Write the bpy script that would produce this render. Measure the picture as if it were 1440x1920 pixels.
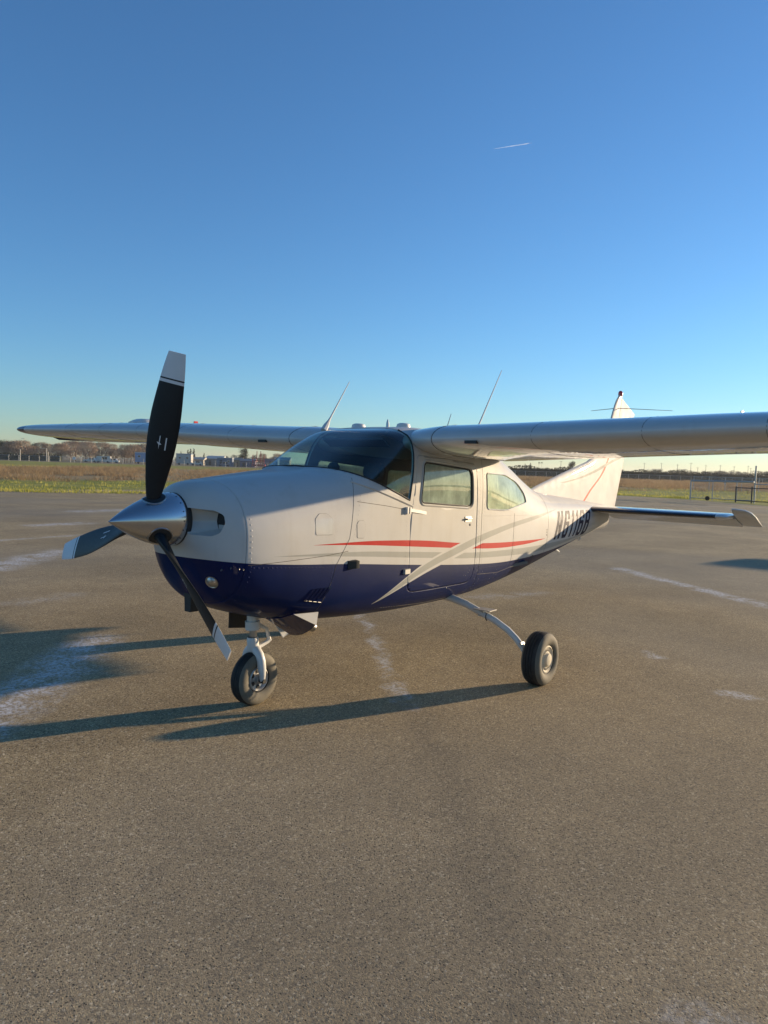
import bpy, bmesh, math, random, bisect
import numpy as np
from mathutils import Vector, Matrix
R = math.radians
scene = bpy.context.scene
for o in list(bpy.data.objects): bpy.data.objects.remove(o)
COL = scene.collection

# ------------------------------------------------------------------ camera
CAM = Vector((-2.4175, -3.8067, 1.7111)); YAW, PITCH, ROLL = 0.645795, -0.0614747, 0.0312203
_fw = Vector((math.cos(YAW)*math.cos(PITCH), math.sin(YAW)*math.cos(PITCH), math.sin(PITCH)))
_rt = Vector((math.sin(YAW), -math.cos(YAW), 0)); _up = _rt.cross(_fw)
_r2 = _rt*math.cos(ROLL)+_up*math.sin(ROLL); _u2 = -_rt*math.sin(ROLL)+_up*math.cos(ROLL)
cam = bpy.data.cameras.new('camera'); camo = bpy.data.objects.new('camera', cam); COL.objects.link(camo)
m = Matrix.Identity(4)
for i in range(3):
    m[i][0] = _r2[i]; m[i][1] = _u2[i]; m[i][2] = -_fw[i]; m[i][3] = CAM[i]
camo.matrix_world = m
cam.sensor_fit = 'HORIZONTAL'; cam.sensor_width = 36; cam.lens = 36*1380.765/1440
cam.clip_start = 0.05; cam.clip_end = 40000
scene.camera = camo
scene.render.resolution_x = 768; scene.render.resolution_y = 1024

# ------------------------------------------------------------------ sky, sun, exposure
SUN_EL = R(8.1); SUN_H = Vector((0.907, -0.421)).normalized()
w = bpy.data.worlds.new('World'); scene.world = w; w.use_nodes = True
nt = w.node_tree; bg = nt.nodes['Background']; sky = nt.nodes.new('ShaderNodeTexSky'); sky.sky_type = 'NISHITA'
sky.sun_disc = False; sky.sun_elevation = SUN_EL; sky.sun_rotation = math.atan2(SUN_H.x, SUN_H.y)
sky.altitude = 0; sky.air_density = 1.0; sky.dust_density = 0.12; sky.ozone_density = 4.7
nt.links.new(sky.outputs[0], bg.inputs[0]); bg.inputs[1].default_value = 0.136
sl = bpy.data.lights.new('sun', 'SUN'); sl.energy = 4.7; sl.angle = R(0.5); sl.color = (1.0, 0.77, 0.50)
so = bpy.data.objects.new('sun', sl); COL.objects.link(so); so.location = (30, -15, 12)
so.rotation_euler = Vector((SUN_H.x*math.cos(SUN_EL), SUN_H.y*math.cos(SUN_EL), math.sin(SUN_EL))).to_track_quat('Z', 'Y').to_euler()
scene.view_settings.view_transform = 'Standard'; scene.view_settings.look = 'None'
scene.view_settings.exposure = 0.78; scene.view_settings.gamma = 1.0; scene.view_settings.use_curve_mapping = False

# ------------------------------------------------------------------ helpers
def tag(o, label=None, cat=None, group=None, kind=None):
    if label: o['label'] = label
    if cat: o['category'] = cat
    if group: o['group'] = group
    if kind: o['kind'] = kind
    return o
def empty(name, loc=(0, 0, 0), rz=0):
    o = bpy.data.objects.new(name, None); COL.objects.link(o); o.location = loc; o.rotation_euler = (0, 0, rz)
    o.empty_display_size = .2; return o
def link(name, me, parent=None):
    o = bpy.data.objects.new(name, me); COL.objects.link(o)
    if parent is not None: o.parent = parent
    return o
class MB:
    def __init__(s): s.v = []; s.f = []; s.m = []
    def add(s, v, f, mi=0):
        n = len(s.v); s.v += [tuple(p) for p in v]; s.f += [tuple(i+n for i in q) for q in f]; s.m += [mi]*len(f)
    def box(s, c, d, mi=0, rot=None):
        x, y, z = d[0]/2, d[1]/2, d[2]/2
        v = [Vector((a, b, e)) for a in (-x, x) for b in (-y, y) for e in (-z, z)]
        if rot: v = [rot @ p for p in v]
        v = [p+Vector(c) for p in v]
        s.add(v, [(0, 1, 3, 2), (4, 6, 7, 5), (0, 4, 5, 1), (2, 3, 7, 6), (0, 2, 6, 4), (1, 5, 7, 3)], mi)
    def tube(s, pts, r, n=10, mi=0, cap=True, closed=False):
        pts = [Vector(p) for p in pts]; k = len(pts)
        rr = r if isinstance(r, (list, tuple)) else [r]*k
        vs = []; ref = None
        for i, p in enumerate(pts):
            if closed: t = pts[(i+1) % k]-pts[i-1]
            else: t = pts[min(i+1, k-1)]-pts[max(i-1, 0)]
            if t.length < 1e-9: t = Vector((0, 0, 1))
            t.normalize()
            if ref is None: ref = Vector((0, 0, 1)) if abs(t.z) < .9 else Vector((1, 0, 0))
            a = t.cross(ref).normalized(); b = t.cross(a); ref = -b if False else ref
            vs += [p+(a*math.cos(2*math.pi*j/n)+b*math.sin(2*math.pi*j/n))*rr[i] for j in range(n)]
        fs = []
        for i in range(k if closed else k-1):
            q = (i+1) % k
            for j in range(n): fs.append((i*n+j, i*n+(j+1) % n, q*n+(j+1) % n, q*n+j))
        if cap and not closed: fs += [tuple(range(n))[::-1], tuple((k-1)*n+j for j in range(n))]
        s.add(vs, fs, mi)
    def lathe(s, prof, n, o, ax, mi=0, closed=False):
        # prof: (radius, distance along ax)
        o = Vector(o); ax = Vector(ax).normalized(); a = ax.cross(Vector((0, 0, 1)) if abs(ax.z) < .9 else Vector((1, 0, 0))).normalized(); b = ax.cross(a)
        vs = []; k = len(prof)
        for r, h in prof: vs += [o+ax*h+(a*math.cos(2*math.pi*j/n)+b*math.sin(2*math.pi*j/n))*r for j in range(n)]
        fs = []
        for i in range(k if closed else k-1):
            q = (i+1) % k
            for j in range(n): fs.append((i*n+j, q*n+j, q*n+(j+1) % n, i*n+(j+1) % n))
        s.add(vs, fs, mi)
    def rings(s, rings, mi=0, cap0=True, cap1=True):
        n = len(rings[0]); vs = [p for r in rings for p in r]; fs = []
        for i in range(len(rings)-1):
            for j in range(n): fs.append((i*n+j, (i+1)*n+j, (i+1)*n+(j+1) % n, i*n+(j+1) % n))
        if cap0: fs.append(tuple(range(n)))
        if cap1: fs.append(tuple((len(rings)-1)*n+j for j in range(n))[::-1])
        s.add(vs, fs, mi)
    def mesh(s, name, mats, smooth=True, angle=35):
        me = bpy.data.meshes.new(name); me.from_pydata(s.v, [], s.f)
        for mt in (mats if isinstance(mats, (list, tuple)) else [mats]): me.materials.append(mt)
        me.polygons.foreach_set('material_index', s.m)
        bm = bmesh.new(); bm.from_mesh(me); bmesh.ops.recalc_face_normals(bm, faces=bm.faces); bm.to_mesh(me); bm.free()
        if smooth:
            me.shade_smooth(); me.set_sharp_from_angle(angle=R(angle))
        return me
    def build(s, name, mats, parent=None, smooth=True, angle=35): return link(name, s.mesh(name, mats, smooth, angle), parent)

def pchip(xs, ys):
    n = len(xs); h = [xs[i+1]-xs[i] for i in range(n-1)]; d = [(ys[i+1]-ys[i])/h[i] for i in range(n-1)]
    mm = [0.]*n; mm[0] = d[0]; mm[-1] = d[-1]
    for i in range(1, n-1):
        if d[i-1]*d[i] > 0:
            a = 2*h[i]+h[i-1]; b = h[i]+2*h[i-1]; mm[i] = (a+b)/(a/d[i-1]+b/d[i])
    def f(x):
        x = min(max(x, xs[0]), xs[-1]); i = min(max(bisect.bisect_right(xs, x)-1, 0), n-2)
        t = (x-xs[i])/h[i]; t2 = t*t; t3 = t2*t
        return ys[i]*(2*t3-3*t2+1)+h[i]*mm[i]*(t3-2*t2+t)+ys[i+1]*(-2*t3+3*t2)+h[i]*mm[i+1]*(t3-t2)
    return f
def lerp(a, b, t): return a+(b-a)*t

# background placement: pixel column of the photograph + distance in metres ahead of the camera -> ground point
FWD = Vector((math.cos(YAW), math.sin(YAW), 0)); RGT = Vector((math.sin(YAW), -math.cos(YAW), 0))
def at(px, depth, z=0): 
    p = Vector((CAM.x, CAM.y, 0))+FWD*depth+RGT*((px-720)/1380.8*depth); return Vector((p.x, p.y, z))
def hgt(px, py, depth): return 1.711+(875+(px-720)*.0312-py)/1380.8*depth
def ground(px, py):
    d = _fw+_r2*((px-720)/1380.765)-_u2*((py-960)/1380.765); t = -CAM.z/d.z; return CAM+d*t

# ------------------------------------------------------------------ materials
class NT:
    def __init__(s, name):
        s.mat = bpy.data.materials.new(name); s.mat.use_nodes = True; s.t = s.mat.node_tree; s.n = s.t.nodes
        s.bsdf = s.n['Principled BSDF']; s.out = s.n['Material Output']
    def L(s, a, b): s.t.links.new(a, b)
    def new(s, ty, **k):
        nd = s.n.new(ty)
        for kk, v in k.items(): setattr(nd, kk, v)
        return nd
    def setin(s, nd, i, v):
        if v is None: return
        if hasattr(v, 'is_linked') or isinstance(v, bpy.types.NodeSocket): s.L(v, nd.inputs[i])
        else: nd.inputs[i].default_value = v
    def math(s, op, a, b=None, c=None, clamp=False):
        nd = s.new('ShaderNodeMath', operation=op); nd.use_clamp = clamp
        s.setin(nd, 0, a); s.setin(nd, 1, b); s.setin(nd, 2, c); return nd.outputs[0]
    def vmath(s, op, a, b=None):
        nd = s.new('ShaderNodeVectorMath', operation=op); s.setin(nd, 0, a); s.setin(nd, 1, b); return nd
    def co(s, which='Object'): return s.new('ShaderNodeTexCoord').outputs[which]
    def noise(s, vec, scale, detail=3, rough=.55, dist=0):
        nd = s.new('ShaderNodeTexNoise'); s.L(vec, nd.inputs['Vector']); nd.inputs['Scale'].default_value = scale
        nd.inputs['Detail'].default_value = detail; nd.inputs['Roughness'].default_value = rough; nd.inputs['Distortion'].default_value = dist; return nd
    def voro(s, vec, scale, feature='F1', rnd=1):
        nd = s.new('ShaderNodeTexVoronoi', feature=feature); s.L(vec, nd.inputs['Vector']); nd.inputs['Scale'].default_value = scale
        nd.inputs['Randomness'].default_value = rnd; return nd
    def ramp(s, fac, stops):
        nd = s.new('ShaderNodeValToRGB'); s.L(fac, nd.inputs[0]); e = nd.color_ramp.elements
        while len(e) < len(stops): e.new(.5)
        for el, (p, c) in zip(e, stops): el.position = p; el.color = (*c, 1) if len(c) == 3 else c
        return nd.outputs[0]
    def smooth(s, v, a, b):
        nd = s.new('ShaderNodeMapRange', interpolation_type='SMOOTHSTEP'); s.L(v, nd.inputs[0]); nd.inputs[1].default_value = a; nd.inputs[2].default_value = b; return nd.outputs[0]
    def mix(s, f, a, b, blend='MIX'):
        nd = s.new('ShaderNodeMix', data_type='RGBA', blend_type=blend); s.setin(nd, 0, f)
        for i, v in ((6, a), (7, b)):
            if isinstance(v, (tuple, list)): nd.inputs[i].default_value = (*v, 1) if len(v) == 3 else v
            else: s.L(v, nd.inputs[i])
        return nd.outputs[2]
    def bump(s, h, strength=.5, dist=.01, normal=None):
        nd = s.new('ShaderNodeBump'); nd.inputs['Strength'].default_value = strength; nd.inputs['Distance'].default_value = dist; s.L(h, nd.inputs['Height'])
        if normal: s.L(normal, nd.inputs['Normal'])
        return nd.outputs[0]
    def base(s, v): s.setin(s.bsdf, 'Base Color', (*v, 1) if isinstance(v, tuple) and len(v) == 3 else v)
    def set(s, **k):
        for kk, v in k.items(): s.setin(s.bsdf, kk.replace('_', ' '), v)
        return s

def simple(name, col, rough=.5, metal=0, coat=0, var=.12, scale=6., bump=0, spec=.5):
    t = NT(name); c = t.co(); n = t.noise(c, scale, 4)
    t.base(t.mix(n.outputs[0], tuple(x*(1-var) for x in col), tuple(min(1, x*(1+var)) for x in col)))
    t.set(Roughness=rough, Metallic=metal, Coat_Weight=coat, Coat_Roughness=.06, Specular_IOR_Level=spec)
    r2 = t.noise(c, scale*7, 3); t.setin(t.bsdf, 'Roughness', t.math('MULTIPLY_ADD', r2.outputs[0], rough*.4, rough*.8))
    if bump: t.L(t.bump(t.noise(c, scale*12, 3).outputs[0], bump, .004), t.bsdf.inputs['Normal'])
    return t.mat
WHITE = (.51, .50, .475); BLUE = (.0018, .0105, .066); RED = (.42, .008, .008); GREY = (.33, .335, .31)

def curve_node(t, x, pts):
    """z = f(x) as a float curve: x/10 -> z/4"""
    f = pchip([p[0] for p in pts], [p[1] for p in pts])
    nd = t.new('ShaderNodeFloatCurve'); t.L(t.math('MULTIPLY', x, .1), nd.inputs[1]); c = nd.mapping.curves[0]
    nd.mapping.use_clip = False
    xs = [pts[0][0]+(pts[-1][0]-pts[0][0])*i/14 for i in range(15)]
    while len(c.points) < 15: c.points.new(.5, .5)
    for p, xx in zip(c.points, xs): p.location = (xx*.1, f(xx)/4); p.handle_type = 'AUTO'
    nd.mapping.update(); return t.math('MULTIPLY', nd.outputs[0], 4.)
def paint_finish(t, c, col, coat=1.0):
    n = t.noise(c, 1.7, 5, .6); mpg = t.new('ShaderNodeMapping'); mpg.inputs['Scale'].default_value = (9, 9, 1.2); t.L(c, mpg.inputs[0]); stk = t.smooth(t.noise(mpg.outputs[0], 1.0, 4, .65).outputs[0], .5, .78); grime = t.math('ADD', t.smooth(n.outputs[0], .45, .8), t.math('MULTIPLY', stk, .7), clamp=True)
    col = t.mix(t.math('MULTIPLY', grime, .35), col, (.78, .73, .64), 'MULTIPLY')
    t.base(col)
    t.setin(t.bsdf, 'Roughness', t.math('MULTIPLY_ADD', t.noise(c, 9, 4).outputs[0], .2, .45))
    t.set(Coat_Weight=coat, Coat_Roughness=.03, Specular_IOR_Level=.08)
    w1 = t.noise(c, 4.5, 2, .5)
    nb = t.bump(w1.outputs[0], .22, .012)
    t.L(nb, t.bsdf.inputs['Coat Normal']); t.L(nb, t.bsdf.inputs['Normal'])

def livery():
    t = NT('fuselage_livery'); c = t.co(); sp = t.new('ShaderNodeSeparateXYZ'); t.L(c, sp.inputs[0]); x, y, z = sp.outputs
    def below(pts, soft=.0015):
        d = t.math('SUBTRACT', curve_node(t, x, pts), z); return t.smooth(d, -soft, soft)
    def rng(a, b): return t.math('MULTIPLY', t.smooth(x, a-.002, a+.002), t.math('SUBTRACT', 1, t.smooth(x, b-.002, b+.002)))
    def band(lo, hi):
        mk = t.math('MULTIPLY', below(hi), t.math('SUBTRACT', 1, below(lo))); return t.math('MULTIPLY', mk, rng(lo[0][0], lo[-1][0]))
    col = t.mix(0, WHITE, WHITE)
    blue = below([(.44, 1.115), (.66, 1.09), (1.1, 1.055), (1.55, 1.024), (2.3, .955), (3.13, .886), (3.8, .845), (4.58, .83), (5.3, .835), (6.2, .86), (8, .93)])
    col = t.mix(blue, col, BLUE)
    red = band([(1.18, 1.177), (1.54, 1.158), (2.29, 1.098), (2.9, 1.045), (3.3, 1.012), (3.9, .982), (4.4, .977), (4.95, .993)],
               [(1.18, 1.178), (1.54, 1.178), (2.29, 1.148), (2.9, 1.09), (3.3, 1.06), (3.9, 1.03), (4.4, 1.012), (4.95, .994)])
    col = t.mix(red, col, RED)
    gr = band([(.86, 1.122), (1.43, 1.086), (2.44, .998), (3.2, .935), (4.03, .892), (4.6, .872), (5.1, .868), (5.8, .885), (6.8, .94)],
              [(.86, 1.123), (1.43, 1.113), (2.44, 1.045), (3.2, .985), (4.03, .952), (4.6, .935), (5.1, .93), (5.8, .925), (6.8, .941)])
    col = t.mix(gr, col, GREY)
    lo = [(1.86, .69), (2.14, .800), (2.46, .904), (2.85, .985), (3.3, 1.074), (3.98, 1.164), (4.56, 1.213), (5.35, 1.287)]
    hi = [(1.86, .692), (2.14, .838), (2.46, .958), (2.85, 1.046), (3.3, 1.133), (3.98, 1.211), (4.56, 1.252), (5.35, 1.292)]
    col = t.mix(band([(a, b-.024*min(1, (a-1.84)*1.5)*(0 if a > 4.5 else 1)) for a, b in lo], [(a, b+.018*min(1, (a-1.84)*1.5)*(0 if a > 4.5 else 1)) for a, b in hi]), col, WHITE)
    col = t.mix(band(lo, hi), col, GREY)
    # stone chips in the blue paint round the gear leg
    v = t.voro(c, 38); chips = t.math('LESS_THAN', v.outputs['Distance'], .11)
    g = t.math('GREATER_THAN', t.noise(c, 3.0, 3).outputs[0], .53)
    chips = t.math('MULTIPLY', t.math('MULTIPLY', chips, g), t.math('MULTIPLY', t.smooth(x, 1.9, 3.0), t.math('SUBTRACT', 1, t.smooth(x, 3.9, 4.3))))
    col = t.mix(t.math('MULTIPLY', chips, t.math('MULTIPLY', blue, t.math('SUBTRACT', 1, t.smooth(z, .78, .9)))), col, (.45, .45, .45))
    paint_finish(t, c, col, .22)
    return t.mat
def white_paint(name='white_paint', col=WHITE):
    t = NT(name); c = t.co(); paint_finish(t, c, t.mix(0, col, col)); return t.mat
M = {}
M['livery'] = livery(); M['white'] = white_paint(); M['blue'] = white_paint('blue_paint', BLUE)
M['interior'] = simple('cabin_lining', (.10, .10, .095), .8); M['seat'] = simple('seat_fabric', (.035, .036, .04), .85)
M['metal'] = simple('spinner_aluminium', (.52, .52, .53), .2, 1, 0, .06, 3.)
M['steel'] = simple('bare_steel', (.45, .44, .42), .35, 1)
M['alloy'] = simple('grey_alloy', (.42, .41, .39), .45, .6)
M['black'] = simple('prop_black', (.007, .008, .010), .45, 0, 0, .3, 10, 0, .3)
M['dark'] = simple('dark_seal', (.02, .02, .02), .6)
M['seam'] = simple('panel_gap', (.10, .09, .075), .8)
M['gearwhite'] = simple('gear_paint', (.60, .59, .56), .45, 0, .3, .1, 12)
M['redlens'] = simple('red_lens', (.5, .02, .02), .2, 0, .6)
M['creamhub'] = simple('cream_hub', (.55, .49, .38), .7, 0, 0, .12, 30, 0, .2)
M['decal'] = simple('white_decal', (.62, .62, .62), .5)
M['boot'] = simple('leading_edge_boot', (.010, .010, .014), .16, 0, .5)
def rubber():
    t = NT('tyre_rubber'); c = t.co(); n = t.noise(c, 22, 4); d = t.noise(c, 6, 3)
    col = t.mix(t.smooth(n.outputs[0], .35, .75), (.010, .010, .010), (.026, .024, .021))
    col = t.mix(t.math('MULTIPLY', t.smooth(d.outputs[0], .5, .75), .4), col, (.05, .044, .036)); t.base(col); t.set(Roughness=.75)
    t.L(t.bump(t.noise(c, 90, 3).outputs[0], .2, .002), t.bsdf.inputs['Normal']); return t.mat
M['rubber'] = rubber()
def side_rubber():
    t = NT('dusty_sidewall'); c = t.co(); n = t.noise(c, 25, 4)
    t.base(t.mix(n.outputs[0], (.09, .08, .063), (.19, .17, .125))); t.set(Roughness=.8); return t.mat
M['sidewall'] = side_rubber()
def glass(name, tint, dust, dustcol=(.42, .52, .44), lo=.35, hi=.75):
    t = NT(name); c = t.co(); t.n.remove(t.bsdf)
    tr = t.new('ShaderNodeBsdfTransparent'); tr.inputs[0].default_value = (*tint, 1)
    gl = t.new('ShaderNodeBsdfGlossy'); gl.inputs['Roughness'].default_value = .02
    df = t.new('ShaderNodeBsdfDiffuse'); df.inputs[0].default_value = (*dustcol, 1)
    lw = t.new('ShaderNodeLayerWeight'); lw.inputs[0].default_value = .5; frs = t.math('MULTIPLY_ADD', t.math('POWER', lw.outputs['Facing'], 5.), .95, .05)
    mp = t.new('ShaderNodeMapping'); mp.inputs['Rotation'].default_value = (0, R(40), 0); mp.inputs['Scale'].default_value = (26, 1, 3.0); t.L(c, mp.inputs[0])
    s1 = t.smooth(t.noise(mp.outputs[0], 1.0, 4, .65).outputs[0], .55, .8)
    s2 = t.smooth(t.noise(c, 5.0, 5, .65).outputs[0], lo, hi)
    d = t.math('MULTIPLY', t.math('ADD', .45, t.math('ADD', t.math('MULTIPLY', s2, .45), t.math('MULTIPLY', s1, .45))), dust, clamp=True)
    a = t.new('ShaderNodeMixShader'); t.L(d, a.inputs[0]); t.L(tr.outputs[0], a.inputs[1]); t.L(df.outputs[0], a.inputs[2])
    b = t.new('ShaderNodeMixShader'); t.L(t.math('MULTIPLY', frs, 1.3, clamp=True), b.inputs[0]); t.L(a.outputs[0], b.inputs[1]); t.L(gl.outputs[0], b.inputs[2])
    t.L(b.outputs[0], t.out.inputs[0]); return t.mat
M['windshield'] = glass('windshield_acrylic', (.60, .80, .78), .02)
M['window'] = glass('scratched_green_acrylic', (.58, .72, .62), .82, (.44, .56, .45), .3, .75)
M['rearwindow'] = glass('crazed_rear_acrylic', (.55, .70, .58), .97, (.58, .68, .47), .25, .7)

# ------------------------------------------------------------------ fuselage surface
FUS = [  # x, top z, bottom z, half width, waist z, upper exponent, lower exponent
(.445, 1.505, 1.185, .165, 1.345, 2.0, 2.0), (.47, 1.538, 1.10, .215, 1.325, 2.2, 2.1), (.50, 1.556, 1.02, .27, 1.30, 2.3, 2.2),
(.55, 1.575, .925, .345, 1.26, 2.4, 2.3), (.60, 1.585, .86, .40, 1.23, 2.45, 2.4), (.66, 1.593, .80, .44, 1.205, 2.5, 2.5),
(.75, 1.603, .75, .465, 1.19, 2.55, 2.6), (.95, 1.625, .68, .50, 1.17, 2.7, 2.7), (1.2, 1.652, .62, .527, 1.155, 3.0, 2.9),
(1.5, 1.685, .585, .553, 1.14, 3.4, 3.2), (1.62, 1.74, .575, .56, 1.14, 3.8, 3.3), (1.8, 1.835, .565, .568, 1.135, 4.4, 3.5),
(2.0, 1.935, .555, .576, 1.13, 4.8, 3.7), (2.15, 1.995, .55, .58, 1.13, 5.0, 3.8), (2.3, 2.022, .545, .583, 1.13, 5.0, 3.9), (2.6, 2.046, .54, .585, 1.13, 5.0, 4.0),
(3.0, 2.046, .535, .585, 1.13, 4.8, 4.0), (3.4, 2.02, .54, .575, 1.13, 4.2, 3.8), (3.8, 1.95, .555, .553, 1.13, 3.3, 3.5),
(4.2, 1.84, .58, .522, 1.125, 2.8, 3.2), (4.6, 1.69, .615, .485, 1.12, 2.5, 3.0), (5.0, 1.555, .655, .44, 1.115, 2.35, 2.8),
(5.4, 1.48, .70, .39, 1.115, 2.3, 2.7), (6.0, 1.425, .77, .31, 1.12, 2.25, 2.6), (6.7, 1.37, .85, .225, 1.125, 2.2, 2.4),
(7.4, 1.31, .93, .145, 1.13, 2.1, 2.2), (7.85, 1.27, 1.0, .08, 1.14, 2.0, 2.0), (7.98, 1.22, 1.08, .03, 1.15, 2.0, 2.0)]
_F = [pchip([r[0] for r in FUS], [r[k] for r in FUS]) for k in range(1, 7)]
def sec(x): return [f(x) for f in _F]
def skin_y(x, z, off=0.0):
    zt, zb, ww, zm, nu, nl = sec(x)
    if z >= zm: q = min(1, (z-zm)/(zt-zm)); n = nu
    else: q = min(1, (zm-z)/(zm-zb)); n = nl
    return ww*max(0, 1-q**n)**(1/n)+off
def skin(x, z, off=0.0, side=-1): return Vector((x, side*skin_y(x, z, off), z))
def skin_top(x, y):
    zt, zb, ww, zm, nu, nl = sec(x); q = min(1, abs(y)/ww); return zm+(zt-zm)*(1-q**nu)**(1/nu)
def ring(x, n=112):
    zt, zb, ww, zm, nu, nl = sec(x); out = []
    for j in range(n):
        a = 2*math.pi*j/n; ca, sa = math.cos(a), math.sin(a)
        e = nu if sa >= 0 else nl
        # blend the side angle so corner regions are sampled evenly
        out.append((x, ww*math.copysign(abs(ca)**(2/e), ca), zm+(zt-zm if sa >= 0 else zm-zb)*math.copysign(abs(sa)**(2/e), sa)))
    return out
def rounded(poly, r, k=4):
    """convex polygon (x,z) with rounded corners"""
    out = []; n = len(poly)
    for i in range(n):
        p0, p, p1 = Vector(poly[i-1]), Vector(poly[i]), Vector(poly[(i+1) % n])
        a = (p0-p).normalized(); b = (p1-p).normalized(); rr = r if not isinstance(r, (list, tuple)) else r[i]
        if rr <= 0: out.append(tuple(p)); continue
        for q in range(k+1):
            t = q/k; out.append(tuple((p+a*rr)*(1-t)**2+p*2*t*(1-t)+(p+b*rr)*t*t))
    return out
def ccw(poly): 
    s = sum(poly[i-1][0]*poly[i][1]-poly[i][0]*poly[i-1][1] for i in range(len(poly))); return poly if s > 0 else poly[::-1]
def inset(poly, d):
    cx = sum(p[0] for p in poly)/len(poly); cz = sum(p[1] for p in poly)/len(poly); out = []
    n = len(poly)
    for i in range(n):
        p0, p, p1 = Vector(poly[i-1]), Vector(poly[i]), Vector(poly[(i+1) % n]); t = (p1-p0).normalized()
        out.append(tuple(p+Vector((-t.y, t.x))*d))
    return out
def cut(bm, lay, poly, val, src, axes=(0, 2), cond=None):
    """knife a convex polygon (seen along the third axis) into faces tagged src, tag the inside val"""
    poly = ccw(poly); a, b = axes; n = len(poly)
    lo = [min(p[k] for p in poly)-.02 for k in (0, 1)]; hi = [max(p[k] for p in poly)+.02 for k in (0, 1)]
    def near(f):
        if f[lay] != src: return False
        if cond and not cond(f.calc_center_median()): return False
        vs = [v.co for v in f.verts]
        return max(v[a] for v in vs) > lo[0] and min(v[a] for v in vs) < hi[0] and max(v[b] for v in vs) > lo[1] and min(v[b] for v in vs) < hi[1]
    planes = []
    for i in range(n):
        p, q = poly[i], poly[(i+1) % n]; t = Vector((q[0]-p[0], q[1]-p[1]))
        if t.length < 1e-7: continue
        co = [0, 0, 0]; no = [0, 0, 0]; co[a], co[b] = p; no[a], no[b] = -t.y, t.x
        planes.append((Vector(co), Vector(no).normalized()))
    for co, no in planes:
        fs = [f for f in bm.faces if near(f)]
        g = set(fs)
        for f in fs: g.update(f.edges); g.update(f.verts)
        bmesh.ops.bisect_plane(bm, geom=list(g), dist=1e-6, plane_co=co, plane_no=no)
    for f in bm.faces:
        if near(f):
            c = f.calc_center_median()
            if all((c-co).dot(no) > 0 for co, no in planes): f[lay] = val
def extract(bm, lay, val, name, mats, parent, off=0.0, angle=40):
    b2 = bm.copy(); l2 = b2.faces.layers.int[0]
    bmesh.ops.delete(b2, geom=[f for f in b2.faces if f[l2] != val], context='FACES')
    b2.normal_update()
    if off:
        for v in b2.verts: v.co += v.normal*off
    me = bpy.data.meshes.new(name); b2.to_mesh(me); b2.free()
    for mt in mats: me.materials.append(mt)
    me.shade_smooth(); me.set_sharp_from_angle(angle=R(angle)); return link(name, me, parent)

plane = empty('airplane')
tag(plane, 'white high-wing propeller airplane with blue belly and red stripe parked on asphalt', 'airplane')

xs = []; x = .445
while x < 7.98:
    xs.append(x); x += .012 if x < .7 else (.03 if x < 4.6 else .06)
xs.append(7.98)
mb = MB(); mb.rings([ring(x) for x in xs], cap0=False)
me = bpy.data.meshes.new('tmp'); me.from_pydata(mb.v, [], mb.f); bm = bmesh.new(); bm.from_mesh(me); bpy.data.meshes.remove(me)
bmesh.ops.recalc_face_normals(bm, faces=bm.faces); lay = bm.faces.layers.int.new('tag')
# nose bowl | rest
big = [(.3, .2), (.66, .2), (.66, 2.3), (.3, 2.3)]
cut(bm, lay, big, 1, 0); cut(bm, lay, [(.658, .2), (.6625, .2), (.6625, 2.3), (.658, 2.3)], 99, 0)
DOOR = rounded([(2.2, .735), (3.21, .715), (3.21, 1.765), (2.305, 1.815), (2.2, 1.3)], [.12, .12, .07, .05, .02])
DWIN = rounded([(2.337, 1.438), (3.125, 1.389), (3.116, 1.707), (2.391, 1.758)], [.05, .06, .06, .05])
RWIN = rounded([(3.40, 1.358), (3.83, 1.333), (4.355, 1.395), (4.325, 1.49), (4.165, 1.604), (3.86, 1.672), (3.40, 1.684)], [.05, .08, .03, .05, .09, .10, .04])
WSH = rounded([(1.40, 1.745), (2.187, 1.461), (2.30, 1.955), (2.325, 2.4), (1.40, 2.4)], [.0, .03, .04, 0, 0])
cut(bm, lay, WSH, 2, 0)
cut(bm, lay, DOOR, 98, 0, cond=lambda c: c.y < 0)
cut(bm, lay, inset(ccw(DOOR), .0035), 3, 98)
cut(bm, lay, DWIN, 4, 3); cut(bm, lay, DWIN, 5, 0, cond=lambda c: c.y > 0)
cut(bm, lay, RWIN, 6, 0, cond=lambda c: c.y < 0); cut(bm, lay, RWIN, 7, 0, cond=lambda c: c.y > 0)
# cooling inlets in the nose bowl, cut in front view (y, z)
INL = {}
for sd in (-1, 1):
    P = [(sd*.155, 1.262), (sd*.29, 1.255), (sd*.335, 1.275), (sd*.358, 1.335), (sd*.345, 1.385), (sd*.30, 1.412), (sd*.14, 1.425), (sd*.125, 1.34)]
    P = rounded(ccw(P), .014, 3); INL[sd] = ccw(P); cut(bm, lay, P, 97, 1, axes=(1, 2))
fus = extract(bm, lay, 0, 'fuselage', [M['livery'], M['interior']], plane)
md = fus.modifiers.new('skin', 'SOLIDIFY'); md.thickness = .022; md.offset = -1; md.material_offset = 1; md.material_offset_rim = 0
nose = extract(bm, lay, 1, 'nose_bowl', [M['livery'], M['interior']], plane)
door = extract(bm, lay, 3, 'cabin_door', [M['livery'], M['interior']], plane)
md = door.modifiers.new('skin', 'SOLIDIFY'); md.thickness = .022; md.offset = -1; md.material_offset = 1
extract(bm, lay, 2, 'windshield', [M['windshield']], plane, -.004)
extract(bm, lay, 4, 'window', [M['window']], door, -.006)
extract(bm, lay, 5, 'window', [M['window']], plane, -.006)
extract(bm, lay, 6, 'rear_window', [M['rearwindow']], plane, -.004); extract(bm, lay, 7, 'rear_window', [M['rearwindow']], plane, -.004)
bm.free()
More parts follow.
